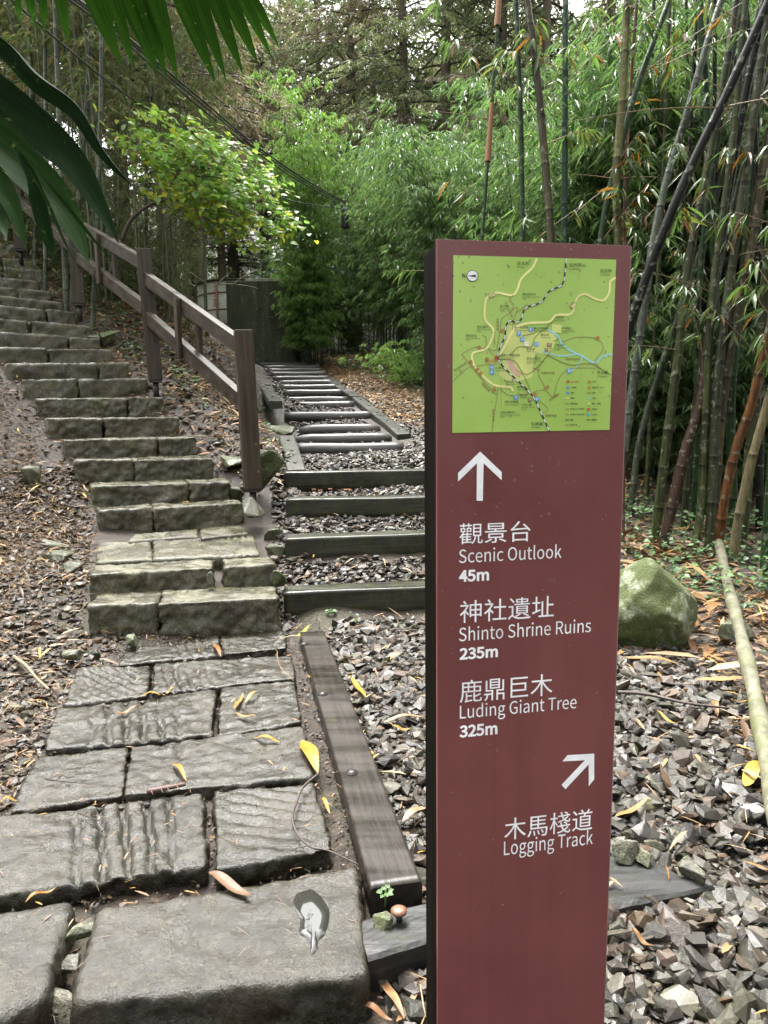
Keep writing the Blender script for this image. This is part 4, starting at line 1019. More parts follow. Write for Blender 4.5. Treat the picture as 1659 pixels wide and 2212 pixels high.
for k, (x, y, d, s, st, mt, lab) in enumerate((
 (110, 1026, 5.7, .30, (1.2, .8, .55), M_SIDE, 'angular pale rock on the soil left of the fifth stone step'),
 (118, 1056, 5.5, .27, (1.2, .8, .5), M_SIDE, 'flat brown rock just below the angular pale rock left of the steps'),
 (144, 1074, 5.35, .28, (1.3, .7, .4), M_SIDE, 'wedge shaped pale rock lying against the fourth step on its left'),
 (62, 925, 6.6, .30, (.8, .7, 1.0), M_SIDE, 'upright grey rock in the litter left of the seventh stone step'),
 (208, 1407, 4.55, .13, (1.0, .8, .85), M_SIDE, 'cube like brown rock beside the left end of the lowest step'),
 (286, 1384, 4.66, .13, (1.1, .7, .75), M_SIDE, 'tilted brown rock leaning below the left lowest step block'),
 (158, 1416, 4.4, .14, (1.0, .8, .7), M_SIDE, 'dark angular rock left of the cube like brown rock'),
 (228, 1450, 4.35, .13, (1.2, .8, .55), M_TIMB, 'small black knobbly rock resting on a slanting chiselled slab'),
 (224, 664, 10.2, .55, (1.2, .9, .75), M_ROCK, 'yellow green mossy rock right of the third railing post'),
 (213, 714, 9.6, .42, (1.1, .8, .6), M_SIDE, 'dark rock at the foot of the slope right of the thirteenth step'),
 (226, 742, 9.1, .32, (1, .8, .6), M_ROCK, 'mossy round rock right of the eleventh stone step'),
 (496, 986, 7.0, .30, (1.2, .8, .7), M_SIDE, 'broken dark rock on the slope left of the lowest railing post'),
 (505, 945, 7.5, .46, (.9, 1.0, .5), M_ROCK, 'moss covered rock behind the lowest railing post'),
 (545, 1096, 6.75, .36, (1.1, .8, .6), M_SIDE, 'rough footing stone under the lowest railing post'),
 (592, 1150, 6.2, .26, (1, .9, .75), M_SIDE, 'dark rubble rock between the landing and the third timber step'),
 (590, 1105, 6.55, .24, (1, .9, .75), M_SIDE, 'green tinged rubble rock beside the left end of the third timber step'),
 (604, 1250, 5.45, .16, (.8, .8, 1.0), M_ROCK, 'mossy wedge stone squeezed between second stone step and lowest timber step'),
 (456, 1253, 5.30, .13, (.55, .8, 1.1), M_SIDE, 'narrow filler stone in the gap of the second stone step'),
 (580, 1020, 7.4, .55, (.45, .9, 1.0), M_ROCK, 'steep mossy slab right of the lowest railing post'),
 (178, 2008, 1.83, .085, (.62, 1.5, .6), M_SIDE, 'long brown stone wedged in the gap between the front slabs'),
 (152, 2082, 1.70, .07, (1, .9, .7), M_SIDE, 'grey stone in the front gap below the long brown stone'),
 (128, 2165, 1.60, .085, (.8, 1.6, .5), M_STEP, 'pale lichen covered stone at the bottom of the front gap'),
 (825, 2000, 1.86, .095, (.7, .8, .9), M_SIDE, 'pointed grey stone beside the rusty bolt'),
 (1352, 1838, 2.28, .105, (1, .9, .9), M_SIDE, 'square tan stone sitting on the cross timber'),
 (1392, 1852, 2.25, .07, (1.3, .8, .7), M_SIDE, 'small pale stone next to the tan stone on the cross timber'),
 (1500, 1880, 2.2, .10, (1.2, 1, .8), M_SIDE, 'smooth round grey stone at the broken tip of the cross timber'),
 (1595, 1395, 4.6, .40, (1.0, .8, .6), M_SIDE, 'dark low rock between the boulder and the fallen pole'),
 (600, 868, 10.6, .5, (1.0, 1.3, .45), M_ROCK, 'mossy hump left of the logging track behind the railing'),
 )):
    if x < 520 and y < 1100 and d > 5.2: d *= 1.06; s *= 1.05
    p = atY(x, y, d)
    if d < 2.4: p = atZ(x, y, {178: -.01, 152: -.03, 128: -.05, 825: .0, 1352: .035, 1392: .02, 1500: .02}[x])
    elif 4.5 < d and k not in (18, 13, 17, 16, 5): p.z = g1(p.x, p.y) + s * st[2] * .16; s *= .85
    rock('rock', p, s, 200 + k, lab, mt, st, 'rock', None, 3 if s > .12 else 3, .3, k * 1.1, 7)

# ------------------------------------------------------------------ leaves as meshes
def leaf_quads(P, D, N, L, W, bend=.18, segs=2, fold=.25):
    """lance shaped leaves: P foot, D direction, N face normal; returns verts, tri faces, verts per leaf"""
    n = len(P); D = D / (np.linalg.norm(D, axis=1, keepdims=True) + 1e-9); B = np.cross(D, N); B /= (np.linalg.norm(B, axis=1, keepdims=True) + 1e-9); N = np.cross(B, D)
    L = np.broadcast_to(L, (n,))[:, None]; W = np.broadcast_to(W, (n,))[:, None]
    if segs == 1:
        m = P + D * L * .42 - N * L * bend * .2; tip = P + D * L - N * L * bend
        V = np.stack([P, m + B * W / 2 + N * W * fold, tip, m - B * W / 2 + N * W * fold], 1); F = np.array([(0, 1, 2), (0, 2, 3)])
    else:
        a = P + D * L * .22; b = P + D * L * .6 - N * L * bend * .35; tip = P + D * L - N * L * bend
        V = np.stack([P, a + B * W * .42 + N * W * fold, a - B * W * .42 + N * W * fold, a, b + B * W * .42 + N * W * fold, b - B * W * .42 + N * W * fold, b, tip], 1)
        F = np.array([(0, 3, 1), (0, 2, 3), (3, 6, 1), (1, 6, 4), (3, 2, 6), (2, 5, 6), (6, 7, 4), (6, 5, 7)])
    k = V.shape[1]
    return V.reshape(-1, 3), (F[None] + (np.arange(n) * k)[:, None, None]).reshape(-1, 3), k
DRYPAL = np.array([(.30, .16, .055), (.24, .12, .05), (.36, .22, .10), (.18, .10, .05), (.42, .29, .16), (.30, .19, .12), (.13, .075, .04), (.45, .26, .05)]) * .62
lp, lc = [], []
def litter(xy, lmin, lmax, wr, pal=DRYPAL, z=None, lift=.012, tilt=.28):
    n = len(xy)
    if not n: return
    zz = (gz(xy[:, 0], xy[:, 1]) if z is None else z) + lift + RNG.uniform(0, .02, n)
    a = RNG.uniform(0, 2 * np.pi, n); D = np.column_stack([np.cos(a), np.sin(a), RNG.normal(0, tilt, n)])
    N = np.column_stack([RNG.normal(0, tilt, n), RNG.normal(0, tilt, n), np.ones(n)])
    L = RNG.uniform(lmin, lmax, n); W = L * RNG.uniform(wr * .7, wr * 1.3, n)
    V, F, k = leaf_quads(np.column_stack([xy, zz]), D, N, L, W, .12, 2, .15)
    lp.append((V, F)); lc.append(np.repeat(pal[RNG.integers(0, len(pal), n)] * RNG.uniform(.6, 1.25, (n, 1)), k, 0))
LEFT = [(-2.7, 4.9), (-2.5, 4.2), (-2.7, 2.6), (-6, 2.6), (-8, 6), (-7.5, 10), (-5.3, 9.5), (-4.5, 8.7), (-3.85, 7.9), (-3.3, 6.9), (-2.8, 6.4)]
litter(sample_poly(LEFT, 70), .05, .15, .16, tilt=.12)
litter(sample_poly(LEFT, 900), .03, .16, .035, tilt=.12); litter(sample_poly(LEFT, 900), .012, .04, .3, DRYPAL * .7, tilt=.15)
litter(sample_poly(RL, 500), .012, .035, .3, DRYPAL * .7, tilt=.15); litter(sample_poly(RL2, 700), .012, .04, .3, DRYPAL * .7, tilt=.15); litter(sample_poly(RL2, 500), .04, .14, .03, tilt=.12)
SLOPE = [(-1.5, 7.6), (-1.15, 7.7), (-1.2, 8.6), (-1.9, 11), (-3.2, 16), (-7, 18), (-9, 15), (-5.9, 12.2), (-4.3, 10.3), (-2.7, 8.6)]
litter(sample_poly(SLOPE, 260), .07, .22, .15, DRYPAL[[0, 2, 4, 5, 2, 4, 3, 0]] * 1.2); litter(sample_poly(SLOPE, 300), .015, .05, .3, DRYPAL * .8)
BANK = [(track_x(y) + 1.0 + .5 * (y < 11), y) for y in np.linspace(8.6, 25, 12)] + [(4.5, 24), (5.5, 16), (4.5, 11), (3.2, 8.6)]
litter(sample_poly(BANK, 420), .06, .17, .15, DRYPAL[[0, 2, 2, 4, 4, 5, 4]] * 2.0)
UNDER = [(1.7, 5.0), (2.6, 4.3), (3.3, 3.4), (6, 3.2), (9, 8), (6, 10), (2.6, 8.6), (1.6, 6.2)]
litter(sample_poly(UNDER, 70), .10, .30, .16)
litter(sample_poly(UNDER, 60), .10, .22, .10)
NB = plan([(1330, 1395), (1480, 1395), (1560, 1460), (1570, 1180), (1500, 1180), (1340, 1180)], .05)
litter(sample_poly(NB, 110), .14, .34, .17, DRYPAL[[0, 0, 2, 1, 4]])
NB2 = plan([(1480, 1400), (1560, 1320), (1660, 1290), (1800, 1500), (1760, 1760), (1650, 1760), (1575, 1480)], .03)
litter(sample_poly(NB2, 120), .08, .24, .17); litter(sample_poly(NB2, 500), .02, .07, .25, DRYPAL * .8)
litter(sample_poly(R1, 16), .05, .13, .15, DRYPAL[[0, 2, 4, 7]], lift=.05); litter(sample_poly(R1, 14), .08, .2, .03, DRYPAL[[2, 4]], lift=.05)
litter(sample_poly(RL, 55), .06, .15, .15, lift=.04); litter(sample_poly(RL, 120), .06, .2, .025, lift=.04); litter(sample_poly(RL2, 60), .06, .16, .15, lift=.04)
_q = sample_poly(PVG, 30); litter(_q, .015, .05, .14, z=np.full(len(_q), .010), lift=.0, tilt=.05)
_q = sample_poly(PVG, 30); litter(_q, .03, .08, .02, z=np.full(len(_q), .010), lift=.0, tilt=.03)
litter(sample_poly(PVG, 90), .02, .07, .12, lift=.03)
litter(sample_poly(GAP, 40), .06, .15, .15, lift=.05); litter(sample_poly(TR, 8), .06, .15, .15, lift=.06)
for i, (x, py, d, w) in enumerate(TIMB):
    p = atY(x, py, d); litter(sample_poly([(p.x, d + .2), (p.x + w, d + .2), (p.x + w, d + .75), (p.x, d + .75)], 14), .06, .15, .15, lift=.05)
for i, (xl, yl, xr, yr, dl, dr, h, js) in enumerate(STEPS[1:], 1):
    a, b = atY(xl, yl, dl), atY(xr, yr, dr); u = b - a; q = Vector((-u.y, u.x, 0)).normalized(); k = 5
    pts = [a + u * random.random() + q * random.uniform(.12, .34) for _ in range(k)]
    litter(np.array([p.xy[:] for p in pts]), .06, .16, .13, z=np.array([p.z for p in pts]), lift=.006, tilt=.08)
V, F = cat_meshes(lp); o = mk('leaf_litter', V, F, M_DRY, col=np.concatenate(lc), base=False)
tag(o, 'brown and tan bamboo leaves, needles and twigs strewn over the soil and slopes', 'leaf litter', kind='stuff')

# single fallen leaves on slabs and gravel: x, y, length px, picture angle (deg, 0 = right, 90 = up), width ratio, colour, label
FL = [
 (497, 1912, 105, -28, .26, (.24, .13, .07), 'broad brown leaf at the back edge of the largest front slab'),
 (577, 1595, 58, -8, .17, (.55, .30, .03), 'bright orange leaf on the slab left of the plank'),
 (516, 1516, 42, 62, .24, (.40, .22, .05), 'spotted orange leaf, lower arm of the crossed leaves on the square slab'),
 (545, 1503, 40, 34, .22, (.46, .29, .06), 'yellow leaf tip pointing up right on the square slab'),
 (530, 1546, 46, -10, .2, (.42, .24, .06), 'tan leaf lying flat below the crossed leaves'),
 (469, 1402, 34, -62, .3, (.36, .15, .03), 'short red brown leaf below the lowest stone step'),
 (272, 1536, 52, 22, .2, (.33, .18, .07), 'dull brown leaf on the broad grooved slab'),
 (388, 1664, 48, -52, .24, (.45, .22, .03), 'orange leaf in the middle of the third slab row'),
 (670, 1632, 100, -65, .34, (.50, .27, .03), 'large curled leaf, orange with dark spots, against the plank'),
 (703, 1737, 38, -58, .22, (.52, .28, .03), 'small orange leaf on the ripple marked slab'),
 (325, 1499, 44, 3, .17, (.55, .30, .03), 'orange leaf in the joint behind the broad grooved slab'),
 (368, 1491, 24, 25, .22, (.50, .28, .04), 'tiny orange leaf tip right of the joint leaf'),
 (88, 1932, 75, 28, .16, (.33, .17, .04), 'dark orange leaf in the gap behind the front left slab'),
 (18, 1727, 40, 8, .22, (.50, .27, .03), 'orange leaf at the outer edge of the twig slab'),
 (722, 1998, 38, 55, .24, (.30, .14, .04), 'brown leaf dipping into the rain puddle'),
 (775, 1487, 56, -55, .24, (.50, .26, .03), 'orange leaf standing in the gravel right of the plank'),
 (872, 1550, 92, 8, .13, (.45, .29, .15), 'long pale tan leaf on the gravel left of the sign'),
 (868, 1573, 42, -4, .24, (.46, .25, .04), 'short orange leaf just below the long pale tan leaf'),
 (898, 1752, 70, 35, .28, (.42, .28, .16), 'wide papery sheath on the gravel against the sign'),
 (800, 1640, 44, 20, .22, (.40, .22, .05), 'brown leaf on the mossy gravel beside the plank bolt'),
 (1440, 1552, 52, -32, .16, (.48, .25, .03), 'orange leaf on the gravel below the boulder'),
 (1365, 1748, 86, 30, .16, (.42, .25, .10), 'long tan sheath on the gravel right of the sign'),
 (1545, 1527, 34, -70, .4, (.30, .15, .05), 'curled brown leaf on the gravel left of the fallen pole'),
 (1625, 1668, 62, 60, .5, (.50, .34, .05), 'broad yellow leaf resting against the fallen pole'),
 (1405, 1425, 130, -8, .16, (.36, .20, .07), 'long curled bamboo sheath in front of the boulder'),
 (1560, 1470, 120, 3, .18, (.42, .28, .12), 'torn pale sheath lying across toward the pole'),
 (1545, 1310, 80, 35, .3, (.34, .18, .06), 'upturned brown sheath between boulder and pole'),
 (845, 2150, 120, -62, .17, (.42, .22, .10), 'large tan sheath standing at the lower corner of the front slab'),
 (810, 2185, 80, -20, .2, (.33, .16, .07), 'red brown sheath at the bottom beside the front slab'),
 (882, 2175, 90, 55, .18, (.36, .20, .09), 'brown sheath leaning on the sign foot'),
 (655, 1366, 40, 45, .26, (.30, .30, .03), 'yellow green leaf on the tip of the plank'),
 (640, 1378, 90, 3, .05, (.42, .32, .12), 'straw stalk lying across the plank tip'),
 (1390, 2030, 60, -40, .2, (.30, .16, .06), 'dark tan leaf among the big stones right of the sign foot'),
]
for x, y, lpx, ang, wr, colr, lab in FL:
    z = g1(*atZ(x, y, 0).xy[:]) + .05; on = x < 700 and y > 1360
    if on: z = .022 if y < 1890 else .035
    if 905 < x < 930 and y > 1850: z = .05
    c = atZ(x, y, z); dx, dy = math.cos(R(ang)) * lpx / 2, -math.sin(R(ang)) * lpx / 2
    a, b = atZ(x - dx, y - dy, z), atZ(x + dx, y + dy, z)
    if (b - a).length > .34:
        k = .34 / (b - a).length; a, b = c + (a - c) * k, c + (b - c) * k
    X = (b - a); L = X.length; X.normalize(); WW = min(lpx * wr / FPX * c.y * .5, L * .17); Yv = Vector((0, 0, 1)).cross(X).normalized(); V = []; F = []; n = 12
    rr = random.Random(int(x * 7 + y)); curl = rr.uniform(.1, .45); arch = rr.uniform(.01, .05)
    for i in range(n + 1):
        t_ = i / n; w = WW * (math.sin(math.pi * t_ ** .85) ** .75 if 0 < t_ < 1 else 0) + .0006
        zc = L * arch * math.sin(t_ * math.pi) + .01 * math.sin(t_ * 6 + x)
        for s in (-1, -.5, 0, .5, 1): V.append(tuple(a + X * L * t_ + Yv * w * s + Vector((0, 0, zc + curl * w * (abs(s) ** 2) * .7))))
    for i in range(n):
        for j in range(4): F.append((i * 5 + j, (i + 1) * 5 + j, (i + 1) * 5 + j + 1, i * 5 + j + 1))
    cc = np.array([np.array(colr) * .6 * (.8 + .45 * noise.noise(Vector(v) * 60 + Vector((1, 2, 3)))) for v in V])
    o = mk('fallen_leaf', V, F, M_DRY, col=cc); tag(o, lab, 'leaf', 'single fallen leaves on slabs and gravel')

# twigs
def twig(name, pts, r0, r1, colr, lab, side=(), z=None):
    P = spline([Vector(p) for p in pts], 6); rad = np.linspace(r0, r1, len(P)); parts = [tube_clean(P, rad, 6)]
    for (k, dv, rr_) in side:
        q = P[int(k * (len(P) - 1))]; parts.append(tube_clean(spline([q, q + Vector(dv) * .5 + Vector((0, 0, .006)), q + Vector(dv)], 4), np.linspace(rr_, rr_ * .4, 9), 5))
    V, F = merge_lists(parts); o = mk(name, V, F, M_TWIG, col=np.tile(colr, (len(V), 1))); return tag(o, lab, 'twig')
def gl(x, y, z): return atZ(x, y, z)
twig('twig', [gl(688, 1672, .03), gl(655, 1700, .035), gl(640, 1735, .03), gl(632, 1770, .035), gl(645, 1805, .03), gl(672, 1830, .035), gl(710, 1838, .03), gl(775, 1868, .025)], .006, .0025, (.035, .022, .016), 'long bent dark twig with side shoots on the ripple marked slab',
     [(.55, (-.06, .03, 0), .002), (.62, (-.08, -.01, 0), .002), (.7, (-.09, -.05, 0), .002), (.5, (.06, -.02, 0), .002)])
twig('twig', [gl(30, 1418, .03), gl(58, 1440, .05), gl(80, 1466, .045), gl(106, 1490, .04)], .012, .008, (.16, .12, .07), 'thick brown stick on the gravel left of the slabs', [(.3, (.03, .06, .0), .004)])
twig('twig', [gl(98, 1682, .025), gl(120, 1686, .03), gl(165, 1690, .022)], .004, .002, (.025, .018, .014), 'black conifer twig on the far left slab', [(k / 8, (.02 * (-1) ** k, .045, .0), .002) for k in range(1, 8)])
twig('twig', [gl(318, 1710, .02), gl(360, 1702, .03), gl(400, 1694, .022)], .012, .008, (.09, .05, .04), 'rusty dry conifer spray in the joint of the third slab row', [(k / 9, (.02, .03 * (-1) ** k, .0), .003) for k in range(1, 9)])
twig('twig', [gl(170, 1756, .02), gl(205, 1770, .022), gl(232, 1778, .018)], .003, .001, (.03, .02, .016), 'thin forked root fibre on the brown wet slab', [(k / 6, (.02, -.03 * (-1) ** k, .0), .0015) for k in range(1, 6)])
twig('twig', [gl(598, 1412, .02), gl(605, 1440, .022), gl(634, 1470, .02)], .003, .002, (.20, .13, .06), 'fine tan twig curving over the comb grooved slab')
twig('twig', [gl(1335, 1495, .07), gl(1400, 1500, .07), gl(1480, 1518, .07), gl(1575, 1530, .06)], .010, .006, (.05, .035, .028), 'dark stick lying in the gravel below the boulder')
# fallen pole on the right
pole_pts = [atZ(1553, 1172, .30), atZ(1572, 1262, .20), atZ(1600, 1370, .14), atZ(1628, 1490, .10), atZ(1652, 1610, .08), atZ(1690, 1800, .07), atZ(1740, 2050, .06)]
P = spline(pole_pts, 8); rad = [.040 + .004 * math.sin(i * .7) for i in range(len(P))]
V, F = tube_clean(P, rad, 16)
t = NT('pale_pole_bark'); p = t.pos(); n1 = t.noise(p, 9, 6, .7, .4); n2 = t.noise(p, 70, 4, .7)
c = t.ramp(t.math('ADD', t.math('MULTIPLY', n1, .6), t.math('MULTIPLY', n2, .4)), [(.36, (.035, .035, .017)), (.52, (.11, .105, .065)), (.66, (.20, .19, .135))])
c = t.mix(t.ramp(t.noise(p, 4, 5, .7), [(.52, 0.0), (.62, .8)]), c, (.06, .07, .02)); t.bump(n2, .4, .004)
M_POLE = t.set(Base_Color=c, Roughness=.6)
o = mk('fallen_pole', V, F, M_POLE); tag(o, 'pale mossy fallen pole lying along the gravel edge under the bamboo', 'pole')
# ------------------------------------------------------------------ bamboo plants
def unit(a): return a / (np.linalg.norm(a, axis=-1, keepdims=True) + 1e-9)
def fans(P, D, rng, nl, lmin, lmax, wr, pal, droop=.75, spread=1.15, segs=1, gloss=0):
    """fans of drooping leaves at points P heading D"""
    n = len(P); P = np.repeat(P, nl, 0); D = np.repeat(D, nl, 0); m = len(P)
    ang = np.tile(np.linspace(-1, 1, nl), n) * spread + rng.normal(0, .25, m)
    H = unit(D * np.array([1, 1, .25]) + 1e-6); side = unit(np.cross(H, np.array([0, 0, 1.0])) + 1e-6)
    d = H * np.cos(ang)[:, None] + side * np.sin(ang)[:, None]
    d[:, 2] -= droop * rng.uniform(.35, 1.35, m); d = unit(d)
    N = unit(np.array([0, 0, 1.0]) + rng.normal(0, .35, (m, 3)))
    L = rng.uniform(lmin, lmax, m); W = L * wr * rng.uniform(.8, 1.25, m)
    V, F, k = leaf_quads(P + rng.normal(0, .015, (m, 3)), d, N, L, W, .22, segs, .2)
    c = pal[rng.integers(0, len(pal), m)] * rng.uniform(.7, 1.3, (m, 1))
    return V, F, np.repeat(c, k, 0)
PAL_MID = np.array([(.085, .15, .05), (.10, .175, .055), (.07, .135, .05), (.125, .195, .06), (.08, .14, .06), (.17, .22, .10)])
PAL_DARK = np.array([(.055, .10, .045), (.07, .12, .05), (.085, .135, .06), (.06, .11, .055), (.14, .19, .11)])
PAL_LIGHT = np.array([(.14, .26, .06), (.17, .30, .07), (.13, .25, .07), (.20, .32, .08), (.22, .29, .08)])
PAL_PALE = np.array([(.12, .19, .06), (.15, .20, .08), (.24, .21, .10), (.10, .17, .06), (.28, .20, .09), (.19, .22, .12)])
PAL_SCRUB = np.array([(.10, .13, .055), (.13, .16, .07), (.16, .16, .08), (.085, .12, .05), (.20, .18, .10)])
def clump_meshes(seed, nc, h, spread, low, pal, nodes=15, nb=3, nf=3, nl=7, ln=(.13, .2), cr=.014, lean=1.0):
    rng = np.random.default_rng(seed); culms = []; P = []; D = []
    for i in range(nc):
        a = rng.uniform(0, 2 * np.pi); r0 = spread * .32 * math.sqrt(rng.random()); hh = h * rng.uniform(.72, 1.05)
        x0 = np.array([r0 * math.cos(a), r0 * math.sin(a), -.1]); la = a + rng.normal(0, .7); out = spread * rng.uniform(.25, 1.0) * lean
        t = np.linspace(0, 1, 12); path = np.stack([x0[0] + math.cos(la) * out * t ** 2.4, x0[1] + math.sin(la) * out * t ** 2.4, x0[2] + hh * (t - .10 * t ** 4)], 1)
        culms.append(tube_clean(path, np.linspace(cr, cr * .3, 12), 6))
        tt = np.linspace(low, .99, nodes) + rng.normal(0, .01, nodes); tt = np.clip(tt, low, .995)
        for t_ in tt:
            q = np.array([np.interp(t_, t, path[:, k]) for k in range(3)])
            for b in range(nb):
                ba = rng.uniform(0, 2 * np.pi); bl = (.30 + .65 * math.sin(math.pi * min(1, .25 + .75 * (1 - t_)))) * rng.uniform(.5, 1.1)
                dv = np.array([math.cos(ba), math.sin(ba), .35])
                for f in range(nf):
                    s = (f + rng.uniform(.4, 1)) / nf
                    P.append(q + dv * bl * s + np.array([0, 0, -.35 * bl * s * s])); D.append(dv + rng.normal(0, .35, 3))
    V, F, c = fans(np.array(P), np.array(D), rng, nl, ln[0], ln[1], .125, pal)
    return culms, (V, F, c)
def mesh_of(name, V, F, mat, col=None, smooth=True):
    o = mk(name, V, F, mat, None, smooth, col, base=False); me = o.data; bpy.data.objects.remove(o); return me
def clump_proto(seed, culmcol, *a, **k):
    culms, (V, F, c) = clump_meshes(seed, *a, **k)
    cm = [mesh_of('culm', v, f, M_CULM, np.tile(culmcol, (len(v), 1))) for v, f in culms]
    return cm, mesh_of('foliage', V, F, M_LEAF, c, smooth=False)
GREENCULM = (.025, .05, .02)
PROTO = {
 'mid': clump_proto(1, GREENCULM, 12, 5.0, 1.5, .27, PAL_MID), 'mid2': clump_proto(2, GREENCULM, 12, 5.0, 1.6, .25, PAL_MID),
 'dark': clump_proto(3, GREENCULM, 13, 4.6, 1.3, .30, PAL_DARK), 'dark2': clump_proto(4, GREENCULM, 12, 4.6, 1.5, .34, PAL_DARK),
 'light': clump_proto(5, GREENCULM, 14, 6.0, 1.0, .12, PAL_LIGHT, nodes=20), 'bush': clump_proto(6, GREENCULM, 12, 1.25, 1.1, .3, PAL_LIGHT, nodes=6, nb=3, nf=2),
 'pale': clump_proto(7, (.10, .12, .07), 8, 9.0, 2.2, .40, PAL_PALE, nodes=20, nb=3, nf=3, cr=.022), 'scrub': clump_proto(9, (.05, .055, .03), 14, 2.4, 1.6, .05, PAL_SCRUB, nodes=9, nb=4, nf=3, nl=6, ln=(.07, .12)),
 'low': clump_proto(8, GREENCULM, 12, 2.6, 1.2, .15, PAL_MID, nodes=10, nb=3),
}
def plant(kind, px, d, s, rz, label, cat='bamboo', group=None, name='bamboo_clump', sx=1.0):
    x = (px - 829.5) / FPX * d * 1.0; z = g1(x, d)
    root = empty(name, (x, d, z), label, cat, group); root.rotation_euler = (0, 0, rz); root.scale = (s * sx, s * sx, s)
    cm, fm = PROTO[kind]
    for m in cm: link('culm', m, root)
    link('foliage', fm, root); return root
HEDGE = [ # kind, px, depth, scale, width, label
 ('light', 682, 20.3, 1.38, .85, 'tall bright green bamboo column standing above the bend of the track'),
 ('dark', 722, 23.0, .8, .9, 'low dark bamboo clump at the foot of the tall bright column'),
 ('dark2', 668, 21.6, .7, 1.0, 'dark bamboo clump hanging over the right end of the concrete tank'),
 ('dark', 640, 24.5, .8, 1.1, 'bamboo clump behind the right end of the concrete tank'),
 ('mid', 800, 21.3, 1.22, .9, 'leafy bamboo clump right of the hanging cable box'),
 ('mid2', 862, 19.4, 1.2, .95, 'leafy bamboo clump above the litter bank, second right of the cable box'),
 ('mid', 925, 17.6, 1.17, 1.0, 'bamboo clump whose foliage touches the left edge of the sign'),
 ('mid2', 985, 15.2, 1.15, 1.0, 'bamboo clump behind the top left corner of the sign'),
 ('mid', 1065, 13.9, 1.18, 1.0, 'bamboo clump behind the sheathed green culm'),
 ('mid2', 1140, 12.2, 1.16, 1.0, 'bamboo clump behind the middle of the sign top'),
 ('mid', 1225, 11.7, 1.2, 1.0, 'bamboo clump behind the blue green culm above the sign'),
 ('mid2', 1310, 11.2, 1.22, 1.0, 'bamboo clump behind the top right corner of the sign'),
 ('mid', 1395, 10.7, 1.2, 1.0, 'bamboo clump right of the sign behind the black leaning culm'),
 ('mid2', 1475, 10.4, 1.25, 1.0, 'bamboo clump filling the gap between black culm and mottled culms'),
 ('mid', 1560, 10.2, 1.25, 1.0, 'bamboo clump behind the mottled thick culms'),
 ('mid2', 1650, 10.0, 1.25, 1.0, 'bamboo clump behind the brown based culms at the frame edge'),
 ('dark', 1745, 9.6, 1.3, 1.1, 'bamboo clump reaching in from beyond the right edge'),
 ('low', 1370, 9.7, .95, 1.0, 'low dark bamboo just right of the sign above the ground cover'),
 ('low', 1460, 9.4, .95, 1.0, 'low dark bamboo behind the mottled culm feet'),
 ('low', 1560, 9.2, .95, 1.0, 'low dark bamboo behind the brown culm feet'),
 ('low', 1655, 9.0, .95, 1.0, 'low dark bamboo behind the white patched culm'),
 ('dark', 755, 25, 1.1, 1.0, 'shaded bamboo clump right behind the hanging cable box'),
 ('dark2', 870, 21.5, 1.3, 1.0, 'shaded bamboo clump in the second row above the litter bank'),
 ('mid', 985, 19.0, 1.3, 1.0, 'second row bamboo clump left behind the sign'),
 ('mid2', 1120, 15.8, 1.35, 1.0, 'second row bamboo clump over the middle of the sign'),
 ('mid', 1260, 15.0, 1.4, 1.0, 'second row bamboo clump over the right half of the sign'),
 ('mid2', 1400, 14.2, 1.42, 1.0, 'second row bamboo clump behind the black leaning culm'),
 ('mid', 1540, 13.6, 1.45, 1.0, 'second row bamboo clump behind the mottled culms'),
 ('mid2', 1690, 13.0, 1.5, 1.0, 'second row bamboo clump at the right edge'),
 ('bush', 905, 15.3, .85, 1.0, 'low drooping bamboo bush with pale leaves left of the sign'),
 ('low', 640, 21.2, .6, 1.0, 'small bamboo drooping over the right end of the dark concrete tank'),
 ('low', 775, 23.2, .55, 1.0, 'small bamboo shoots by the bend of the track'),
 ('low', 950, 14.2, .60, 1.0, 'small dark bamboo at the foot of the hedge left of the sign'),
 ('pale', 300, 12.8, 1.0, 1.0, 'tall pale bamboo with yellowing leaves behind the palm leaflets'),
 ('pale', 395, 13.6, 1.02, .9, 'tall pale bamboo with hanging tan leaves above the yellow green shrub'),
 ('pale', 165, 13.6, 1.0, 1.0, 'tall pale bamboo above the upper railing'),
 ('pale', 60, 14.5, 1.0, 1.0, 'tall pale bamboo behind the red cedar trunk'),
 ('scrub', 330, 15.0, .95, 1.2, 'dusky bamboo scrub under the yellow green shrub'),
 ('scrub', 260, 13.5, .9, 1.2, 'dusky bamboo scrub behind the second and third railing posts'),
 ('scrub', 372, 17.5, .8, 1.0, 'dusky bamboo scrub left of the round tank'),
 ('scrub', 180, 14.5, 1.0, 1.3, 'dusky bamboo scrub behind the third railing post'),
 ('scrub', 90, 15.5, 1.1, 1.3, 'dusky bamboo scrub behind the fourth railing post'),
]
for i, (k, px, d, s, sx, lab) in enumerate(HEDGE): plant(k, px, d, s, i * 2.1, lab, 'bamboo', 'bamboo clumps around the clearing', sx=sx)

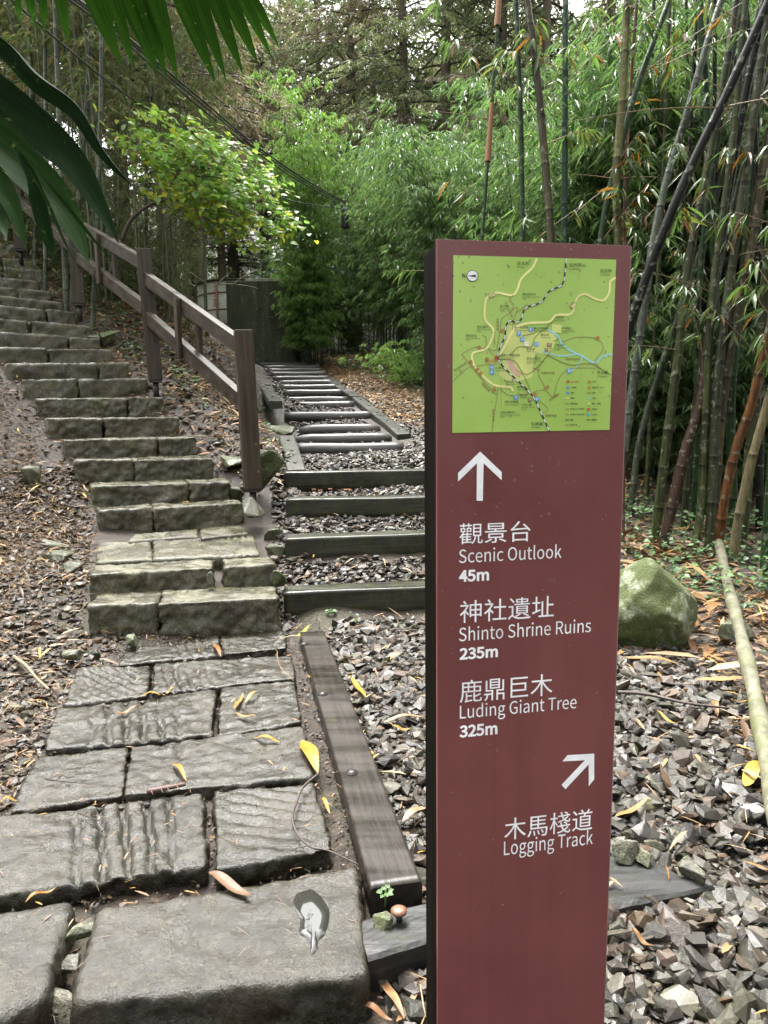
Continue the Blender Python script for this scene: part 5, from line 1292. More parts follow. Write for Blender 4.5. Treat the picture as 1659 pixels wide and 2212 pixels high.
# ------------------------------------------------------------------ big single culms at the right
def culm(pts, d0, d1, w, colr, label, branches=(), name='bamboo_culm', tips=None, sheath=(), vary=None, spacing=.46, leafy=3):
    """pts in the picture from foot to top, depth d0 at the foot to d1 at the top, w = width in the picture at mid length"""
    n = len(pts); P = [atY(x, y, d0 + (d1 - d0) * i / (n - 1)) for i, (x, y) in enumerate(pts)]
    gz0 = g1(P[0].x, P[0].y)
    rb = random.Random(int(pts[0][0] * 7 + pts[-1][0] * 3)); branches = list(branches)
    if leafy: branches += [(rb.uniform(.22, .60), rb.choice((25, 50, 70, 115, 140, 160)) + rb.uniform(-15, 15), rb.uniform(.35, .9), rb.randint(4, 7)) for _ in range(leafy)]
    if gz0 < P[0].z - .05:                                   # run the foot down into the ground
        dv = (P[0] - P[1]).normalized(); k = min(3.0, (P[0].z - gz0 + .1) / max(.2, -dv.z)); P = [P[0] + dv * k] + P
    dv = (P[-1] - P[-2]).normalized(); P.append(P[-1] + dv * 1.5); P.append(P[-1] + dv * 2.5 + Vector((dv.x * .5, 0, -.2)))
    Sx = spline(P, 6); L = [0.0]
    for a, b in zip(Sx, Sx[1:]): L.append(L[-1] + (b - a).length)
    Sa = np.array([p[:] for p in Sx]); L = np.array(L); r = w / FPX * (d0 + d1) / 2 / 2
    path, rad, cols = [], [], []; s = 0.0; rr = random.Random(int(pts[0][0] * 13 + pts[0][1])); base = np.array(colr)
    def at(s_): return np.array([np.interp(s_, L, Sa[:, k]) for k in range(3)])
    nodes = []
    while s < L[-1]:
        tap = 1 - .45 * s / L[-1]; sp_ = spacing * rr.uniform(.8, 1.25); seg = base * rr.uniform(.7, 1.4)
        if vary is not None and s / L[-1] < vary[0]: seg = np.array(vary[1]) * rr.uniform(.75, 1.25)
        for f, k, cm in ((0, 1.05, .35), (.012, 1.06, .5), (.028, 1.0, 1.25), (.08, .985, 1.05), (.5, .98, 1.0), (.9, 1.0, .9)):
            path.append(at(s + f * sp_)); rad.append(r * tap * k); cols.append(seg * cm)
        nodes.append(s); s += sp_
    V, F = tube(path, rad, 10, False); col = np.repeat(np.array(cols), 10, 0)
    root = empty(name, path[0], label, 'bamboo', 'single bamboo culms')
    mk('stem', V, F, M_CULM, root, col=col, base=False)
    for (frac, ang, bl, leaves) in branches:
        q = Vector(at(L[-1] * frac)); dv = Vector((math.cos(R(ang)), rr.uniform(-.5, .3), math.sin(R(ang)))).normalized()
        pts_ = [q + dv * bl * t_ + Vector((0, 0, -.10 * bl * t_ * t_)) for t_ in np.linspace(0, 1, 7)]
        V, F = tube_clean(pts_, np.linspace(.006, .002, 7), 5)
        b = mk('branch', V, F, M_TWIG, root, col=np.tile((.20, .14, .07), (len(V), 1)), base=False)
        if leaves:
            q = np.array([pts_[k][:] for k in (3, 5, 6)]); D = np.tile(np.array(dv[:]), (3, 1)) + RNG.normal(0, .3, (3, 3))
            pal = np.array([(.06, .115, .03), (.08, .14, .035), (.07, .12, .03), (.11, .12, .03), (.075, .13, .03), (.06, .11, .03), (.09, .14, .04), (.085, .13, .04), (.20, .09, .02)])
            V, F, c = fans(q, D, RNG, leaves, .14, .24, .16, pal, 1.2, 1.0, 2); mk('leaf_spray', V, F, M_LEAF, root, False, c, base=False)
    for (f0, f1) in sheath:
        pp = [at(L[-1] * t_) for t_ in np.linspace(f0, f1, 8)]; V, F = tube(pp, np.linspace(r * 1.5, r * .9, 8), 9, False)
        mk('sheath', V, F, M_DRY, root, col=np.tile((.24, .12, .055), (len(V), 1)), base=False)
    return root
DG, BK, MT, YG, BL, BR, PB_ = (.013, .034, .009), (.004, .005, .003), (.034, .042, .013), (.062, .062, .016), (.012, .034, .019), (.085, .036, .012), (.13, .11, .06)
GY = (.055, .065, .05)
culm([(1034, 640), (1042, 500), (1058, 290), (1078, 0)], 8.2, 8.6, 9, DG, 'thinnest green culm above the sign, wearing two tan sheaths', [(.35, 150, .5, 5), (.45, 165, .9, 0), (.52, 160, .6, 6)], sheath=((.40, .47), (.56, .62)))
culm([(1129, 640), (1128, 500), (1125, 270), (1115, 0)], 7.8, 8.0, 13, DG, 'straight dark green culm just right of the sheathed thin one', [(.42, 118, 2.2, 5), (.42, 60, .6, 4)])
culm([(1193, 640), (1189, 500), (1165, 210), (1137, -10)], 7.5, 7.9, 19, (.038, .032, .015), 'mottled brown green culm leaning left above the sign', [(.46, 70, .7, 5)])
culm([(1218, 640), (1219, 500), (1222, 0)], 7.6, 7.9, 15, BL, 'glossy blue green upright culm above the sign', [(.50, 45, .8, 6), (.50, 130, .7, 5), (.35, 40, 1.0, 4)])
culm([(1292, 640), (1298, 515), (1322, 387), (1345, 300), (1372, 200), (1412, 90), (1450, -10)], 7.4, 7.8, 15, DG, 'dark green culm bending right behind the right corner of the sign', [(.5, 35, 1.2, 0), (.5, 20, 1.3, 5)])
culm([(1334, 640), (1335, 515), (1331, 380), (1345, 200), (1356, -10)], 7.3, 7.7, 20, YG, 'streaked yellow green culm above the right corner of the sign', [(.40, 10, .5, 0), (.40, 165, .45, 0), (.55, 40, 1.0, 4)])
culm([(1349, 640), (1351, 400), (1360, 220), (1377, -10)], 7.45, 7.8, 9, (.10, .05, .028), 'split brown culm hugging the streaked yellow green one')
culm([(1395, 640), (1412, 520), (1440, 390), (1482, 250), (1532, 80), (1562, -10)], 7.9, 8.3, 19, GY, 'pale grey culm leaning right, between the black culm and the sign', [(.42, 128, .9, 5)])
culm([(1338, 790), (1365, 690), (1425, 520), (1498, 350), (1560, 225), (1620, 95), (1672, -20)], 6.2, 5.8, 23, BK, 'nearly black culm slanting steeply from the sign edge to the top right corner', [(.46, 8, .8, 0), (.46, 186, 1.4, 0)])
culm([(1365, 1090), (1380, 960), (1422, 810), (1467, 678), (1509, 553), (1560, 380), (1600, 200)], 8.2, 8.6, 14, (.033, .04, .024), 'thin grey green culm slanting right behind the mottled one')
culm([(1420, 1122), (1447, 903), (1467, 753), (1489, 560), (1515, 430), (1550, 250), (1580, 80), (1592, -10)], 7.2, 7.6, 20, MT, 'mottled green grey culm rising from the ground cover near the boulder', [(.45, 40, .9, 5)])
culm([(1432, 1174), (1450, 1100), (1480, 975), (1510, 880), (1525, 760), (1545, 600), (1570, 430), (1605, 230), (1640, 60)], 6.9, 7.3, 23, BK, 'dark culm with a rotten brown foot behind the boulder', vary=(.22, (.03, .015, .008)))
culm([(1500, 1182), (1514, 1100), (1522, 930), (1532, 728), (1549, 553), (1580, 330), (1612, -10)], 6.9, 7.2, 18, MT, 'lichen dotted culm left of the pair of thick culms', [(.55, 140, .8, 4)])
culm([(1534, 1150), (1540, 1030), (1545, 900), (1560, 730), (1584, 553), (1618, 310), (1650, 100)], 6.9, 7.1, 22, (.034, .038, .018), 'thick lichen spotted culm beside the fallen pole tip')
culm([(1540, 1120), (1554, 903), (1580, 728), (1617, 553), (1655, 340), (1700, 120)], 7.0, 7.1, 27, (.045, .036, .017), 'thick brown mottled culm right of the lichen spotted one', [(.4, 30, .6, 0)])
culm([(1553, 1170), (1562, 1100), (1587, 978), (1622, 878), (1652, 755), (1700, 560)], 6.7, 6.5, 21, (.022, .02, .011), 'orange brown footed culm leaning to the right edge', vary=(.35, BR))
culm([(1586, 1185), (1599, 1100), (1628, 978), (1660, 865), (1705, 700)], 6.5, 6.3, 20, (.085, .045, .02), 'culm with white lichen patches at the right edge', vary=(.5, PB_))
culm([(1585, 1100), (1578, 900), (1590, 728), (1605, 600), (1620, 420), (1640, 200)], 7.6, 7.8, 20, DG, 'dark green culm half hidden behind the thick brown mottled one')
culm([(1640, 1130), (1643, 840), (1640, 560), (1628, 250), (1610, 0)], 7.4, 7.7, 16, BK, 'upright blackish culm near the right edge', [(.4, 80, 1.2, 0)])
culm([(1530, 1040), (1545, 700), (1535, 380), (1515, 60), (1510, -20)], 8.3, 8.6, 20, DG, 'dark culm leaning left at its top behind the mottled culms')
culm([(1500, 1085), (1508, 900), (1505, 700), (1524, 480), (1560, 240), (1600, 20)], 7.9, 8.2, 15, DG, 'slim dark green culm between the mottled ones')
culm([(1612, 1060), (1632, 860), (1655, 600), (1685, 300)], 7.0, 7.1, 24, MT, 'broad mottled culm crossing the right edge halfway up')
culm([(1655, 1190), (1668, 1000), (1690, 700)], 6.0, 6.0, 22, DG, 'dark green culm foot at the very right edge')
culm([(1480, 1100), (1492, 950), (1520, 760), (1558, 560), (1600, 380), (1660, 160)], 7.7, 7.9, 14, (.02, .026, .011), 'slender olive culm crossing behind the thick culms')
rr = random.Random(11)
for k in range(10):
    x = 1365 + k * 30 + rr.uniform(-7, 7); tx = x + rr.uniform(-30, 110); d = rr.uniform(8.4, 9.6)
    culm([(x, 1085), (x + (tx - x) * .3, 800), (x + (tx - x) * .65, 450), (tx, 0)], d, d + .3, rr.uniform(8, 13), (DG, MT, BK, BL)[k % 4], 'background bamboo culm seen through the gaps of the front culms')
# slim grey green culms on the left slope
for pts, d, w, lab in (([(141, 600), (134, 430), (122, 100), (118, -10)], 11.6, 12, 'slim grey green culm behind the palm, right of the cedar trunk'), ([(98, 560), (99, 300), (97, 100), (95, -10)], 12.0, 9, 'dark slim culm left of the grey green one'),
   ([(158, 620), (172, 400), (186, 240), (196, 90), (200, -10)], 12.2, 12, 'bent pale culm behind the third railing post'), ([(203, 640), (212, 420), (218, 200), (219, -10)], 11.2, 10, 'straight pale culm between the second and third posts'),
   ([(255, 640), (252, 420), (262, 150), (270, -10)], 14, 9, 'thin dark culm beside the grey cedar trunk'), ([(75, 560), (72, 300), (60, -10)], 13, 11, 'slim culm just right of the red cedar trunk'),
   ([(318, 640), (316, 400), (322, 200), (330, -10)], 15, 8, 'thin culm left of the yellow green shrub')):
    culm(pts, d, d + .2, w, (.045, .055, .034), lab, spacing=.42, leafy=0)

# ------------------------------------------------------------------ conifers
def conifer_meshes(seed, H, r0, z0, Rmax, ntier, dead=.25, pal=None):
    rng = np.random.default_rng(seed); zs = np.linspace(-.5, H, 18)
    path = np.stack([rng.normal(0, .03, 18).cumsum() * .6, rng.normal(0, .03, 18).cumsum() * .6, zs], 1); path[:2, :2] = 0
    V, F = tube_clean(path, r0 * (1 - .88 * np.clip(zs / H, 0, 1)) * np.where(zs < .4, 1.25, 1), 12)
    trunk = mesh_of('trunk', V, F, M_BARK, np.tile((.14, .11, .085), (len(V), 1)))
    limbs = []; P = []; D = []; LN = []; C = []
    green = np.array([(.10, .14, .055), (.125, .165, .07), (.155, .195, .085), (.105, .14, .075)]) if pal is None else pal
    brown = np.array([(.21, .17, .12), (.165, .135, .095), (.27, .22, .155), (.125, .105, .08)])
    for t in range(ntier):
        z = z0 + (H - z0) * (t / ntier) ** 1.05; f = (z - z0) / (H - z0); n = rng.integers(3, 6); a0 = rng.uniform(0, 6.28)
        for b in range(n):
            a = a0 + b * 6.28 / n + rng.normal(0, .3); Lb = Rmax * (1 - f) ** .7 * rng.uniform(.55, 1.15) + .5
            tx = np.array([np.interp(z, zs, path[:, 0]), np.interp(z, zs, path[:, 1]), z]); s = np.linspace(0, 1, 7); up = rng.uniform(-.1, .3)
            bp = tx + np.stack([np.cos(a) * Lb * s, np.sin(a) * Lb * s, Lb * (up * s - .55 * s ** 2 + .22 * s ** 3)], 1)
            limbs.append(tube_clean(bp, np.linspace(.045 * (1 - f) + .015, .008, 7), 5))
            isdead = rng.random() < dead * (1.6 - 1.4 * f)
            k = int(10 + Lb * 10)
            ss = rng.uniform(.18, 1, k); q = np.stack([np.interp(ss, s, bp[:, j]) for j in range(3)], 1)
            side = np.array([-np.sin(a), np.cos(a), 0]); off = rng.normal(0, .34, k) * (.35 + ss); q = q + side * off[:, None] + np.array([0, 0, -.12]) * np.abs(off)[:, None]
            P.append(q); dd = np.array([np.cos(a), np.sin(a), -.2]) + side * np.sign(off)[:, None] * .7; dd = dd + np.stack([np.zeros(k), np.zeros(k), -rng.uniform(.3, 1.5, k)], 1)
            D.append(dd); LN.append(rng.uniform(.28, .6, k)); pl = brown if isdead else green
            C.append(pl[rng.integers(0, len(pl), k)] * rng.uniform(.65, 1.35, (k, 1)))
    P, D, LN, C = np.concatenate(P), unit(np.concatenate(D)), np.concatenate(LN), np.concatenate(C)
    # each spray: an axis with paired side shoots
    nsh = 9; m = len(P); Pn = []; Dn = []; Ln = []
    side = unit(np.cross(D, np.array([0, 0, 1.0])) + rng.normal(0, .2, (m, 3)))
    for j in range(nsh):
        s = j / nsh; sg = (-1) ** j
        Pn.append(P + D * (LN * s)[:, None] + np.array([0, 0, -1.0]) * (.22 * LN * s * s)[:, None]); Dn.append(unit(D * .75 + side * sg * .75 + rng.normal(0, .22, (m, 3)) + np.array([0, 0, -.25]))); Ln.append(LN * (.52 - .3 * s))
    Pn, Dn, Ln = np.concatenate(Pn), np.concatenate(Dn), np.concatenate(Ln)
    V, F, k = leaf_quads(Pn, Dn, unit(rng.normal(0, 1, (m * nsh, 3)) + np.array([0, 0, .8])), Ln, Ln * .17, .25, 1, .1)
    crown = mesh_of('crown', V, F, M_NEEDLE, np.repeat(np.tile(C, (nsh, 1)), k, 0), smooth=False)
    V, F = merge_lists(limbs); lm = mesh_of('limbs', V, F, M_BARK, np.tile((.07, .055, .045), (len(V), 1)))
    return trunk, lm, crown
PALG = np.array([(.13, .17, .07), (.17, .20, .09), (.21, .22, .12), (.12, .16, .065)])
CON = [conifer_meshes(21, 21, .30, 4.2, 3.4, 30, .35), conifer_meshes(22, 19, .26, 3.0, 3.0, 30, .2), conifer_meshes(23, 22, .24, 2.6, 3.6, 32, .3, PALG), conifer_meshes(24, 20, .22, 6.5, 2.6, 22, .7)]
def conifer(v, px, d, s, rz, label):
    x = (px - 829.5) / FPX * d; root = empty('conifer_tree', (x, d, g1(x, d)), label, 'tree', 'conifers of the forest'); root.rotation_euler = (0, 0, rz); root.scale = (s, s, s * ((.70 if 280 < px < 790 else .88) if d < 32 else .62))
    for nm_, m in zip(('trunk', 'limbs', 'crown'), CON[v]): link(nm_, m, root)
    return root
for i, (v, px, d, s, lab) in enumerate((
 (3, 242, 15.5, 1.0, 'grey barked conifer behind the second railing post'), (3, 383, 17.5, 1.05, 'reddish barked conifer rising behind the yellow green shrub'), (3, 455, 24.5, 1.0, 'conifer with bare pale trunk above the round tank'),
 (0, 130, 20, 1.0, 'conifer behind the slim culms of the left slope'), (1, 30, 21, 1.05, 'conifer behind the cedar trunk at the left edge'), (0, 300, 24, 1.0, 'shaggy conifer between grey and reddish trunks'),
 (1, 520, 31, 1.05, 'dark shaggy conifer left of the tall bright bamboo'), (3, 590, 30, 1.1, 'sparse conifer with dead twigs over the tall bright bamboo'), (3, 705, 29.5, 1.1, 'slim conifer with crooked dark limbs right of the tall bamboo'),
 (3, 772, 27.5, 1.15, 'dark trunked conifer above the hanging cable box'), (2, 880, 26, 1.05, 'conifer with pale drooping sprays in the middle of the wood'), (2, 965, 24.5, 1.05, 'drooping conifer left of the thin sheathed culm'),
 (1, 1075, 25, 1.1, 'conifer behind the sheathed culm'), (2, 1165, 24, 1.0, 'drooping conifer behind the leaning mottled culm'), (0, 1290, 25, 1.0, 'conifer behind the right corner of the sign'),
 (2, 1400, 27, 1.0, 'pale conifer seen past the pale grey culm'), (1, 1530, 26, .95, 'conifer behind the second row bamboo at the right'), (0, 1650, 27, 1.0, 'conifer at the top right corner'),
 (1, 640, 34, 1.1, 'far conifer over the concrete tank'), (0, 820, 33, 1.1, 'far conifer in the gap right of the dark trunk'), (1, 430, 31, 1.1, 'far conifer left of the pale bare trunk'), (3, 500, 29, .9, 'far bare trunked conifer right of the round tank'), (3, 425, 27, .8, 'thin far conifer trunk left of the round tank'), (0, 1010, 34, 1.1, 'far conifer behind the drooping one'), (1, 1240, 34, 1.1, 'far conifer between the upright culms'))):
    conifer(v, px, d, s, i * 1.7, lab)
# unseen conifers added beside and behind the path to block low sky light
for i, (v, x, y, s) in enumerate(((0, -6.5, -1.5, 1.0), (1, 6.8, -2.2, 1.0), (2, 8.8, 2.4, 1.0), (0, 6.0, -8.0, 1.1), (1, -6.5, -8.0, 1.1), (0, 12, 6.5, 1.1))):
    root = empty('conifer_tree', (x, y, g1(x, y)), 'unseen conifer added around the viewpoint to block low sky light', 'tree', 'conifers added out of view to block sky light'); root.rotation_euler = (0, 0, i * 2.3); root.scale = (s, s, s)
    for nm_, m in zip(('trunk', 'limbs', 'crown'), CON[v]): link(nm_, m, root)
# red cedar at the left edge
x, d = (-14 - 829.5) / FPX * 15.5, 15.5
root = empty('cedar_tree', (x, d, g1(x, d)), 'thick red brown cedar trunk at the upper left edge', 'tree')
zs = np.linspace(-.4, 17, 16); V, F = tube_clean(np.stack([np.zeros(16) + x, np.zeros(16) + d, zs + root.location.z], 1), .52 * (1 - .4 * zs / 17), 20)
mk('trunk', V, F, M_BARK, root, col=np.tile((.12, .058, .038), (len(V), 1)), base=False)
cr = link('crown', CON[1][2], root); cr.location = (0, 0, 9.5); cr.scale = (.7, .7, .6)

# ------------------------------------------------------------------ yellow green shrub leaning over the slope
C0 = atY(455, 392, 12.2); E1 = (atY(650, 500, 12.6) - atY(270, 290, 11.8)) / 2; E2 = Vector((.2, 1.1, .1)); E3 = Vector((.22, -.05, .80))
root = empty('leaning_shrub', atY(272, 500, 11.6), 'shrub with layered yellow green heart shaped leaves leaning toward the tank', 'shrub')
n = 2500; q = RNG.normal(0, 1, (n * 2, 3)); q = q / np.linalg.norm(q, axis=1, keepdims=True) * (RNG.random((n * 2, 1)) ** .45)
cl = np.array([noise.noise(Vector((p[0] * 2.4 + p[2] * .8, p[1] * 2.4, p[2] * 4.2))) for p in q]); q = q[cl > .0][:n]; n = len(q); q[::11] *= 1.28
P = np.array(C0[:]) + q[:, :1] * np.array(E1[:]) + q[:, 1:2] * np.array(E2[:]) + q[:, 2:] * np.array(E3[:])
a = RNG.uniform(0, 6.28, n); D = np.stack([np.cos(a) * .6 + .5, np.sin(a) * .6, -.25 + RNG.normal(0, .2, n)], 1); N = unit(np.array([.1, -.35, 1.0]) + RNG.normal(0, .22, (n, 3)))
pal = np.array([(.21, .34, .07), (.25, .38, .08), (.18, .31, .08), (.30, .40, .08), (.16, .29, .08)]); yel = np.array([(.50, .46, .06), (.42, .44, .06)])
c = pal[RNG.integers(0, 5, n)] * RNG.uniform(.75, 1.25, (n, 1)); m = RNG.random(n) < .10 + .18 * (q[:, 2] < -.2); c[m] = yel[RNG.integers(0, 2, m.sum())]
def heart(P, D, N, L):
    D = unit(D); B = unit(np.cross(D, N)); N = np.cross(B, D); L = L[:, None]
    pts = [(0, 0, 0), (-.10, .30, .05), (.25, .50, .08), (.62, .34, .03), (1, 0, -.1), (.62, -.34, .03), (.25, -.50, .08), (-.10, -.30, .05), (.35, 0, 0)]
    V = np.stack([P + D * L * a + B * L * b + N * L * e for a, b, e in pts], 1); F = np.array([(8, i, (i + 1) % 8) for i in range(8)])
    return V.reshape(-1, 3), (F[None] + (np.arange(len(P)) * 9)[:, None, None]).reshape(-1, 3), 9
V, F, k = heart(P, D, N, RNG.uniform(.075, .125, n)); mk('foliage', V, F, M_BROAD, root, False, np.repeat(c, k, 0), base=False)
for pts, r0, r1 in (([(262, 520), (285, 472), (330, 440), (370, 432), (420, 436), (470, 470)], .035, .010), ([(345, 436), (372, 395), (395, 350)], .018, .006), ([(400, 433), (430, 455), (458, 500), (470, 520)], .012, .004), ([(370, 400), (440, 380), (520, 400), (600, 450)], .012, .004), ([(262, 520), (235, 600)], .04, .036)):
    Pp = spline([atY(x, y, 12.0) for x, y in pts], 6); V, F = tube_clean(Pp, np.linspace(r0, r1, len(Pp)), 7); mk('limb', V, F, M_BARK, root, col=np.tile((.06, .045, .035), (len(V), 1)), base=False)

# ------------------------------------------------------------------ undergrowth and far wood
up, uc = [], []
def thicket(xy, h, lmin, lmax, pal, wr=.35, per=1):
    n = len(xy); z = gz(xy[:, 0], xy[:, 1]); hh = h * RNG.random(n) ** 1.3
    dn = np.array([noise.noise(Vector((x * 1.1, y * 1.1, t * 1.2))) for x, y, t in zip(xy[:, 0], xy[:, 1], hh)]); k = dn > -.10 + .15 * (hh / h); xy, z, hh = xy[k], z[k], hh[k]; n = len(xy)
    a = RNG.uniform(0, 6.28, n); D = np.stack([np.cos(a), np.sin(a), RNG.uniform(-1.0, .2, n)], 1); N = unit(np.array([0, -.2, 1.0]) + RNG.normal(0, .45, (n, 3)))
    L = RNG.uniform(lmin, lmax, n); V, F, kk = leaf_quads(np.column_stack([xy, z + hh]), D, N, L, L * wr, .2, 1, .15)
    up.append((V, F)); uc.append(np.repeat(pal[RNG.integers(0, len(pal), n)] * RNG.uniform(.6, 1.4, (n, 1)), kk, 0))
UPAL = np.array([(.085, .12, .04), (.065, .10, .035), (.11, .14, .05), (.15, .13, .07), (.09, .10, .045)])
UP2 = np.array([(.12, .18, .06), (.10, .16, .05), (.15, .20, .08), (.09, .14, .05)])
HILL = [(-3.2, 13.2), (-5.2, 12.2), (-8, 12), (-12, 11), (-20, 18), (-22, 30), (-8, 30), (-5.2, 19)]
thicket(sample_poly(HILL, 300), 2.6, .07, .16, UPAL)
thicket(sample_poly([(-4.2, 12.2), (-7.5, 14.2), (-10, 11.5), (-7.2, 10.2)], 250), 1.5, .06, .13, UPAL)
FARL = [(-14, 24), (-6.2, 23.6), (-2, 25), (1.5, 25.5), (2, 40), (-20, 40)]
thicket(sample_poly(FARL, 100), 2.2, .10, .26, UP2)
thicket(sample_poly([(1, 24), (12, 19), (30, 16), (34, 40), (2, 40)], 55), 4.0, .12, .30, UP2)
V, F = cat_meshes(up); o = mk('undergrowth', V, F, M_LEAF, None, False, np.concatenate(uc), base=False); tag(o, 'tangled undergrowth of small leaves covering the forest slope', 'undergrowth', kind='stuff')
n = 120000; x = RNG.uniform(-42, 46, n); y = RNG.uniform(38, 58, n); z0 = gz(x, y); h = RNG.uniform(.15, 1, n) ** .7 * 16.5
dn = np.array([noise.noise(Vector((a * .33, b * .33, c_ * .2))) + .5 * noise.noise(Vector((a * 1.1, b * 1.1, c_ * .7))) for a, b, c_ in zip(x, y, h)]); k = dn > -.05 + .16 * (h / 16.5)
x, y, z = x[k], y[k], (z0 + h)[k]; n = len(x)
a = RNG.uniform(0, 6.28, n); D = np.stack([np.cos(a), np.sin(a), RNG.uniform(-1.6, .1, n)], 1); L = RNG.uniform(.4, 1.1, n)
V, F, kk = leaf_quads(np.column_stack([x, y, z]), D, unit(RNG.normal(0, 1, (n, 3)) + np.array([0, -.5, .5])), L, L * .3, .2, 1, .1)
fp = np.array([(.09, .12, .05), (.075, .10, .045), (.12, .14, .07), (.12, .105, .07)])
o = mk('far_forest', V, F, M_NEEDLE, None, False, np.repeat(fp[RNG.integers(0, 4, n)] * RNG.uniform(.6, 1.4, (n, 1)), kk, 0), base=False); tag(o, 'distant wood of conifers closing the view behind the nearer trees', 'forest', kind='stuff')
# ground cover: small heart leaves
gcp, gcc = [], []
def cover(poly, dens, thr=0.0, pal=np.array([(.06, .12, .045), (.08, .15, .05), (.10, .17, .06), (.05, .10, .04)]), size=(.03, .06), h=.14):
    xy = sample_poly(poly, dens); dn = np.array([noise.noise(Vector((a * 2.2, b * 2.2, 7))) for a, b in xy]); xy = xy[dn > thr]; n = len(xy)
    if not n: return
    a = RNG.uniform(0, 6.28, n); D = np.stack([np.cos(a), np.sin(a), RNG.normal(-.15, .25, n)], 1); N = unit(np.array([0, -.25, 1.0]) + RNG.normal(0, .3, (n, 3)))
    V, F, k = heart(np.column_stack([xy, gz(xy[:, 0], xy[:, 1]) + .03 + RNG.random(n) ** 1.6 * h]), D, N, RNG.uniform(*size, n)); gcp.append((V, F)); gcc.append(np.repeat(pal[RNG.integers(0, len(pal), n)] * RNG.uniform(.7, 1.3, (n, 1)), k, 0))
cover([(1.9, 5.6), (3.05, 4.7), (3.5, 6.8), (6, 8.6), (2.6, 8.6), (1.8, 6.6)], 330, -.05, h=.22)
cover([(3.2, 6.4), (2.85, 4.6), (2.55, 3.6), (3.3, 3.0), (5, 4), (6, 7)], 420, -.12, h=.20)
cover([(2.15, 4.25), (2.55, 4.35), (2.5, 3.85), (2.25, 4.05)], 130, -.2, h=.10)
cover([(-2.2, 9.2), (-2.6, 9.0), (-4.4, 11.2), (-6, 13.2), (-5, 13.8), (-3.2, 11.2)], 260, 0.0, h=.22)
cover([(.9, 13.4), (1.25, 10.8), (1.7, 10.2), (2.2, 11.4), (1.9, 14), (.6, 17.5), (-1.2, 21.5), (-1.6, 21)], 260, -.15, h=.25)
cover([(-3.0, 22.5), (-1.0, 21.8), (0, 20.8), (1, 23.5), (-3, 24)], 120, -.1, size=(.05, .09), h=.3)
cover([(-1.2, 8.4), (-1.5, 8.6), (-2.2, 11.5), (-3.6, 16), (-3.0, 16), (-1.9, 12), (-1.35, 9.6)], 120, .1, h=.06)
cover([(-1.05, 5.0), (-.75, 5.15), (.9, 5.2), (.8, 5.3), (-.8, 5.3)], 60, .12, size=(.02, .035), h=.05)
V, F = cat_meshes(gcp); o = mk('ground_cover', V, F, M_COVER, None, False, np.concatenate(gcc), base=False); tag(o, 'small round leaved creeping plants under the bamboo and along the hedge', 'ground cover', kind='stuff')
for px, py, z, s, lab in ((715, 1334, 0, 1.0, 'tiny weed with paired leaves at the foot of the lowest timber step'), (770, 1350, 0, .6, 'pale star shaped weed in the gravel'), (832, 1950, 0, .6, 'small clover like weed at the end of the plank')):
    p = atZ(px, py, z); n = int(9 * s + 3); a = np.linspace(0, 6.28, n, endpoint=False) + .3
    P = np.array(p[:]) + np.stack([np.cos(a) * .02 * s, np.sin(a) * .02 * s, .03 + .03 * s * RNG.random(n)], 1); D = np.stack([np.cos(a), np.sin(a), np.zeros(n) + .1], 1)
    V, F, k = heart(P, D, np.tile([0, -.3, 1.0], (n, 1)), np.full(n, .030 * s)); root = empty('weed', p, lab, 'weed'); mk('leaves', V, F, M_COVER, root, False, np.tile((.06, .11, .035), (len(V), 1)), base=False)
    V, F = tube_clean([p + Vector((0, 0, -.02)), p + Vector((.003, 0, .05 * s + .02))], .003, 5); mk('stem', V, F, M_COVER, root, col=np.tile((.10, .16, .06), (len(V), 1)), base=False)

# ------------------------------------------------------------------ tanks, cables
C = atY(518, 690, 23.4); rt = .084 / 2 * 0 + (603 - 435) / FPX * 23.4 / 2; zt = atY(500, 605, 23.4 - rt).z; zb = g1(C.x, C.y) - .5
t = NT('tank_concrete'); p = t.pos(); n1 = t.noise(t.map(p, (3, 3, .6)), 1, 6, .7); n2 = t.noise(p, 26, 4, .7)
c = t.ramp(t.math('ADD', t.math('MULTIPLY', n1, .6), t.math('MULTIPLY', n2, .4)), [(.34, (.16, .175, .12)), (.62, (.50, .52, .42))]); t.bump(n2, .4, .01); M_TANK = t.set(Base_Color=c, Roughness=.7)
t = NT('mossy_dark_concrete'); p = t.pos(); n1 = t.noise(t.map(p, (6, 6, .8)), 1, 6, .7); n2 = t.noise(p, 30, 5, .7)
c = t.ramp(t.math('ADD', t.math('MULTIPLY', n1, .5), t.math('MULTIPLY', n2, .5)), [(.38, (.018, .024, .012)), (.55, (.05, .062, .03)), (.70, (.24, .25, .19))]); t.bump(n2, .5, .015); M_DTANK = t.set(Base_Color=c, Roughness=.75)
root = empty('round_tank', (C.x, C.y, zb), 'round pale concrete water tank with rusty iron bands', 'water tank')
def ring(r, z0, z1, mat, name, parent, n=48, thick=.0):
    V = []; F = []
    for i in range(n):
        a = i / n * 2 * math.pi
        for rr_, z in ((r, z0), (r, z1), (r - thick, z1), (r - thick, z0)): V.append((C.x + rr_ * math.cos(a), C.y + rr_ * math.sin(a), z))
    for i in range(n):
        j = (i + 1) % n
        for k in range(4): F.append((i * 4 + k, j * 4 + k, j * 4 + (k + 1) % 4, i * 4 + (k + 1) % 4))
    return mk(name, V, F, mat, parent, base=False)
ring(rt, zb, zt, M_TANK, 'wall', root, thick=.12); ring(rt + .05, zt, zt + .05, M_DTANK, 'rim', root, thick=.22)
for f in (.14, .33, .50, .62, .80, .93): z = zt - f * 2.6; ring(rt + .014, z, z + .035, rust, 'band', root, thick=.03)
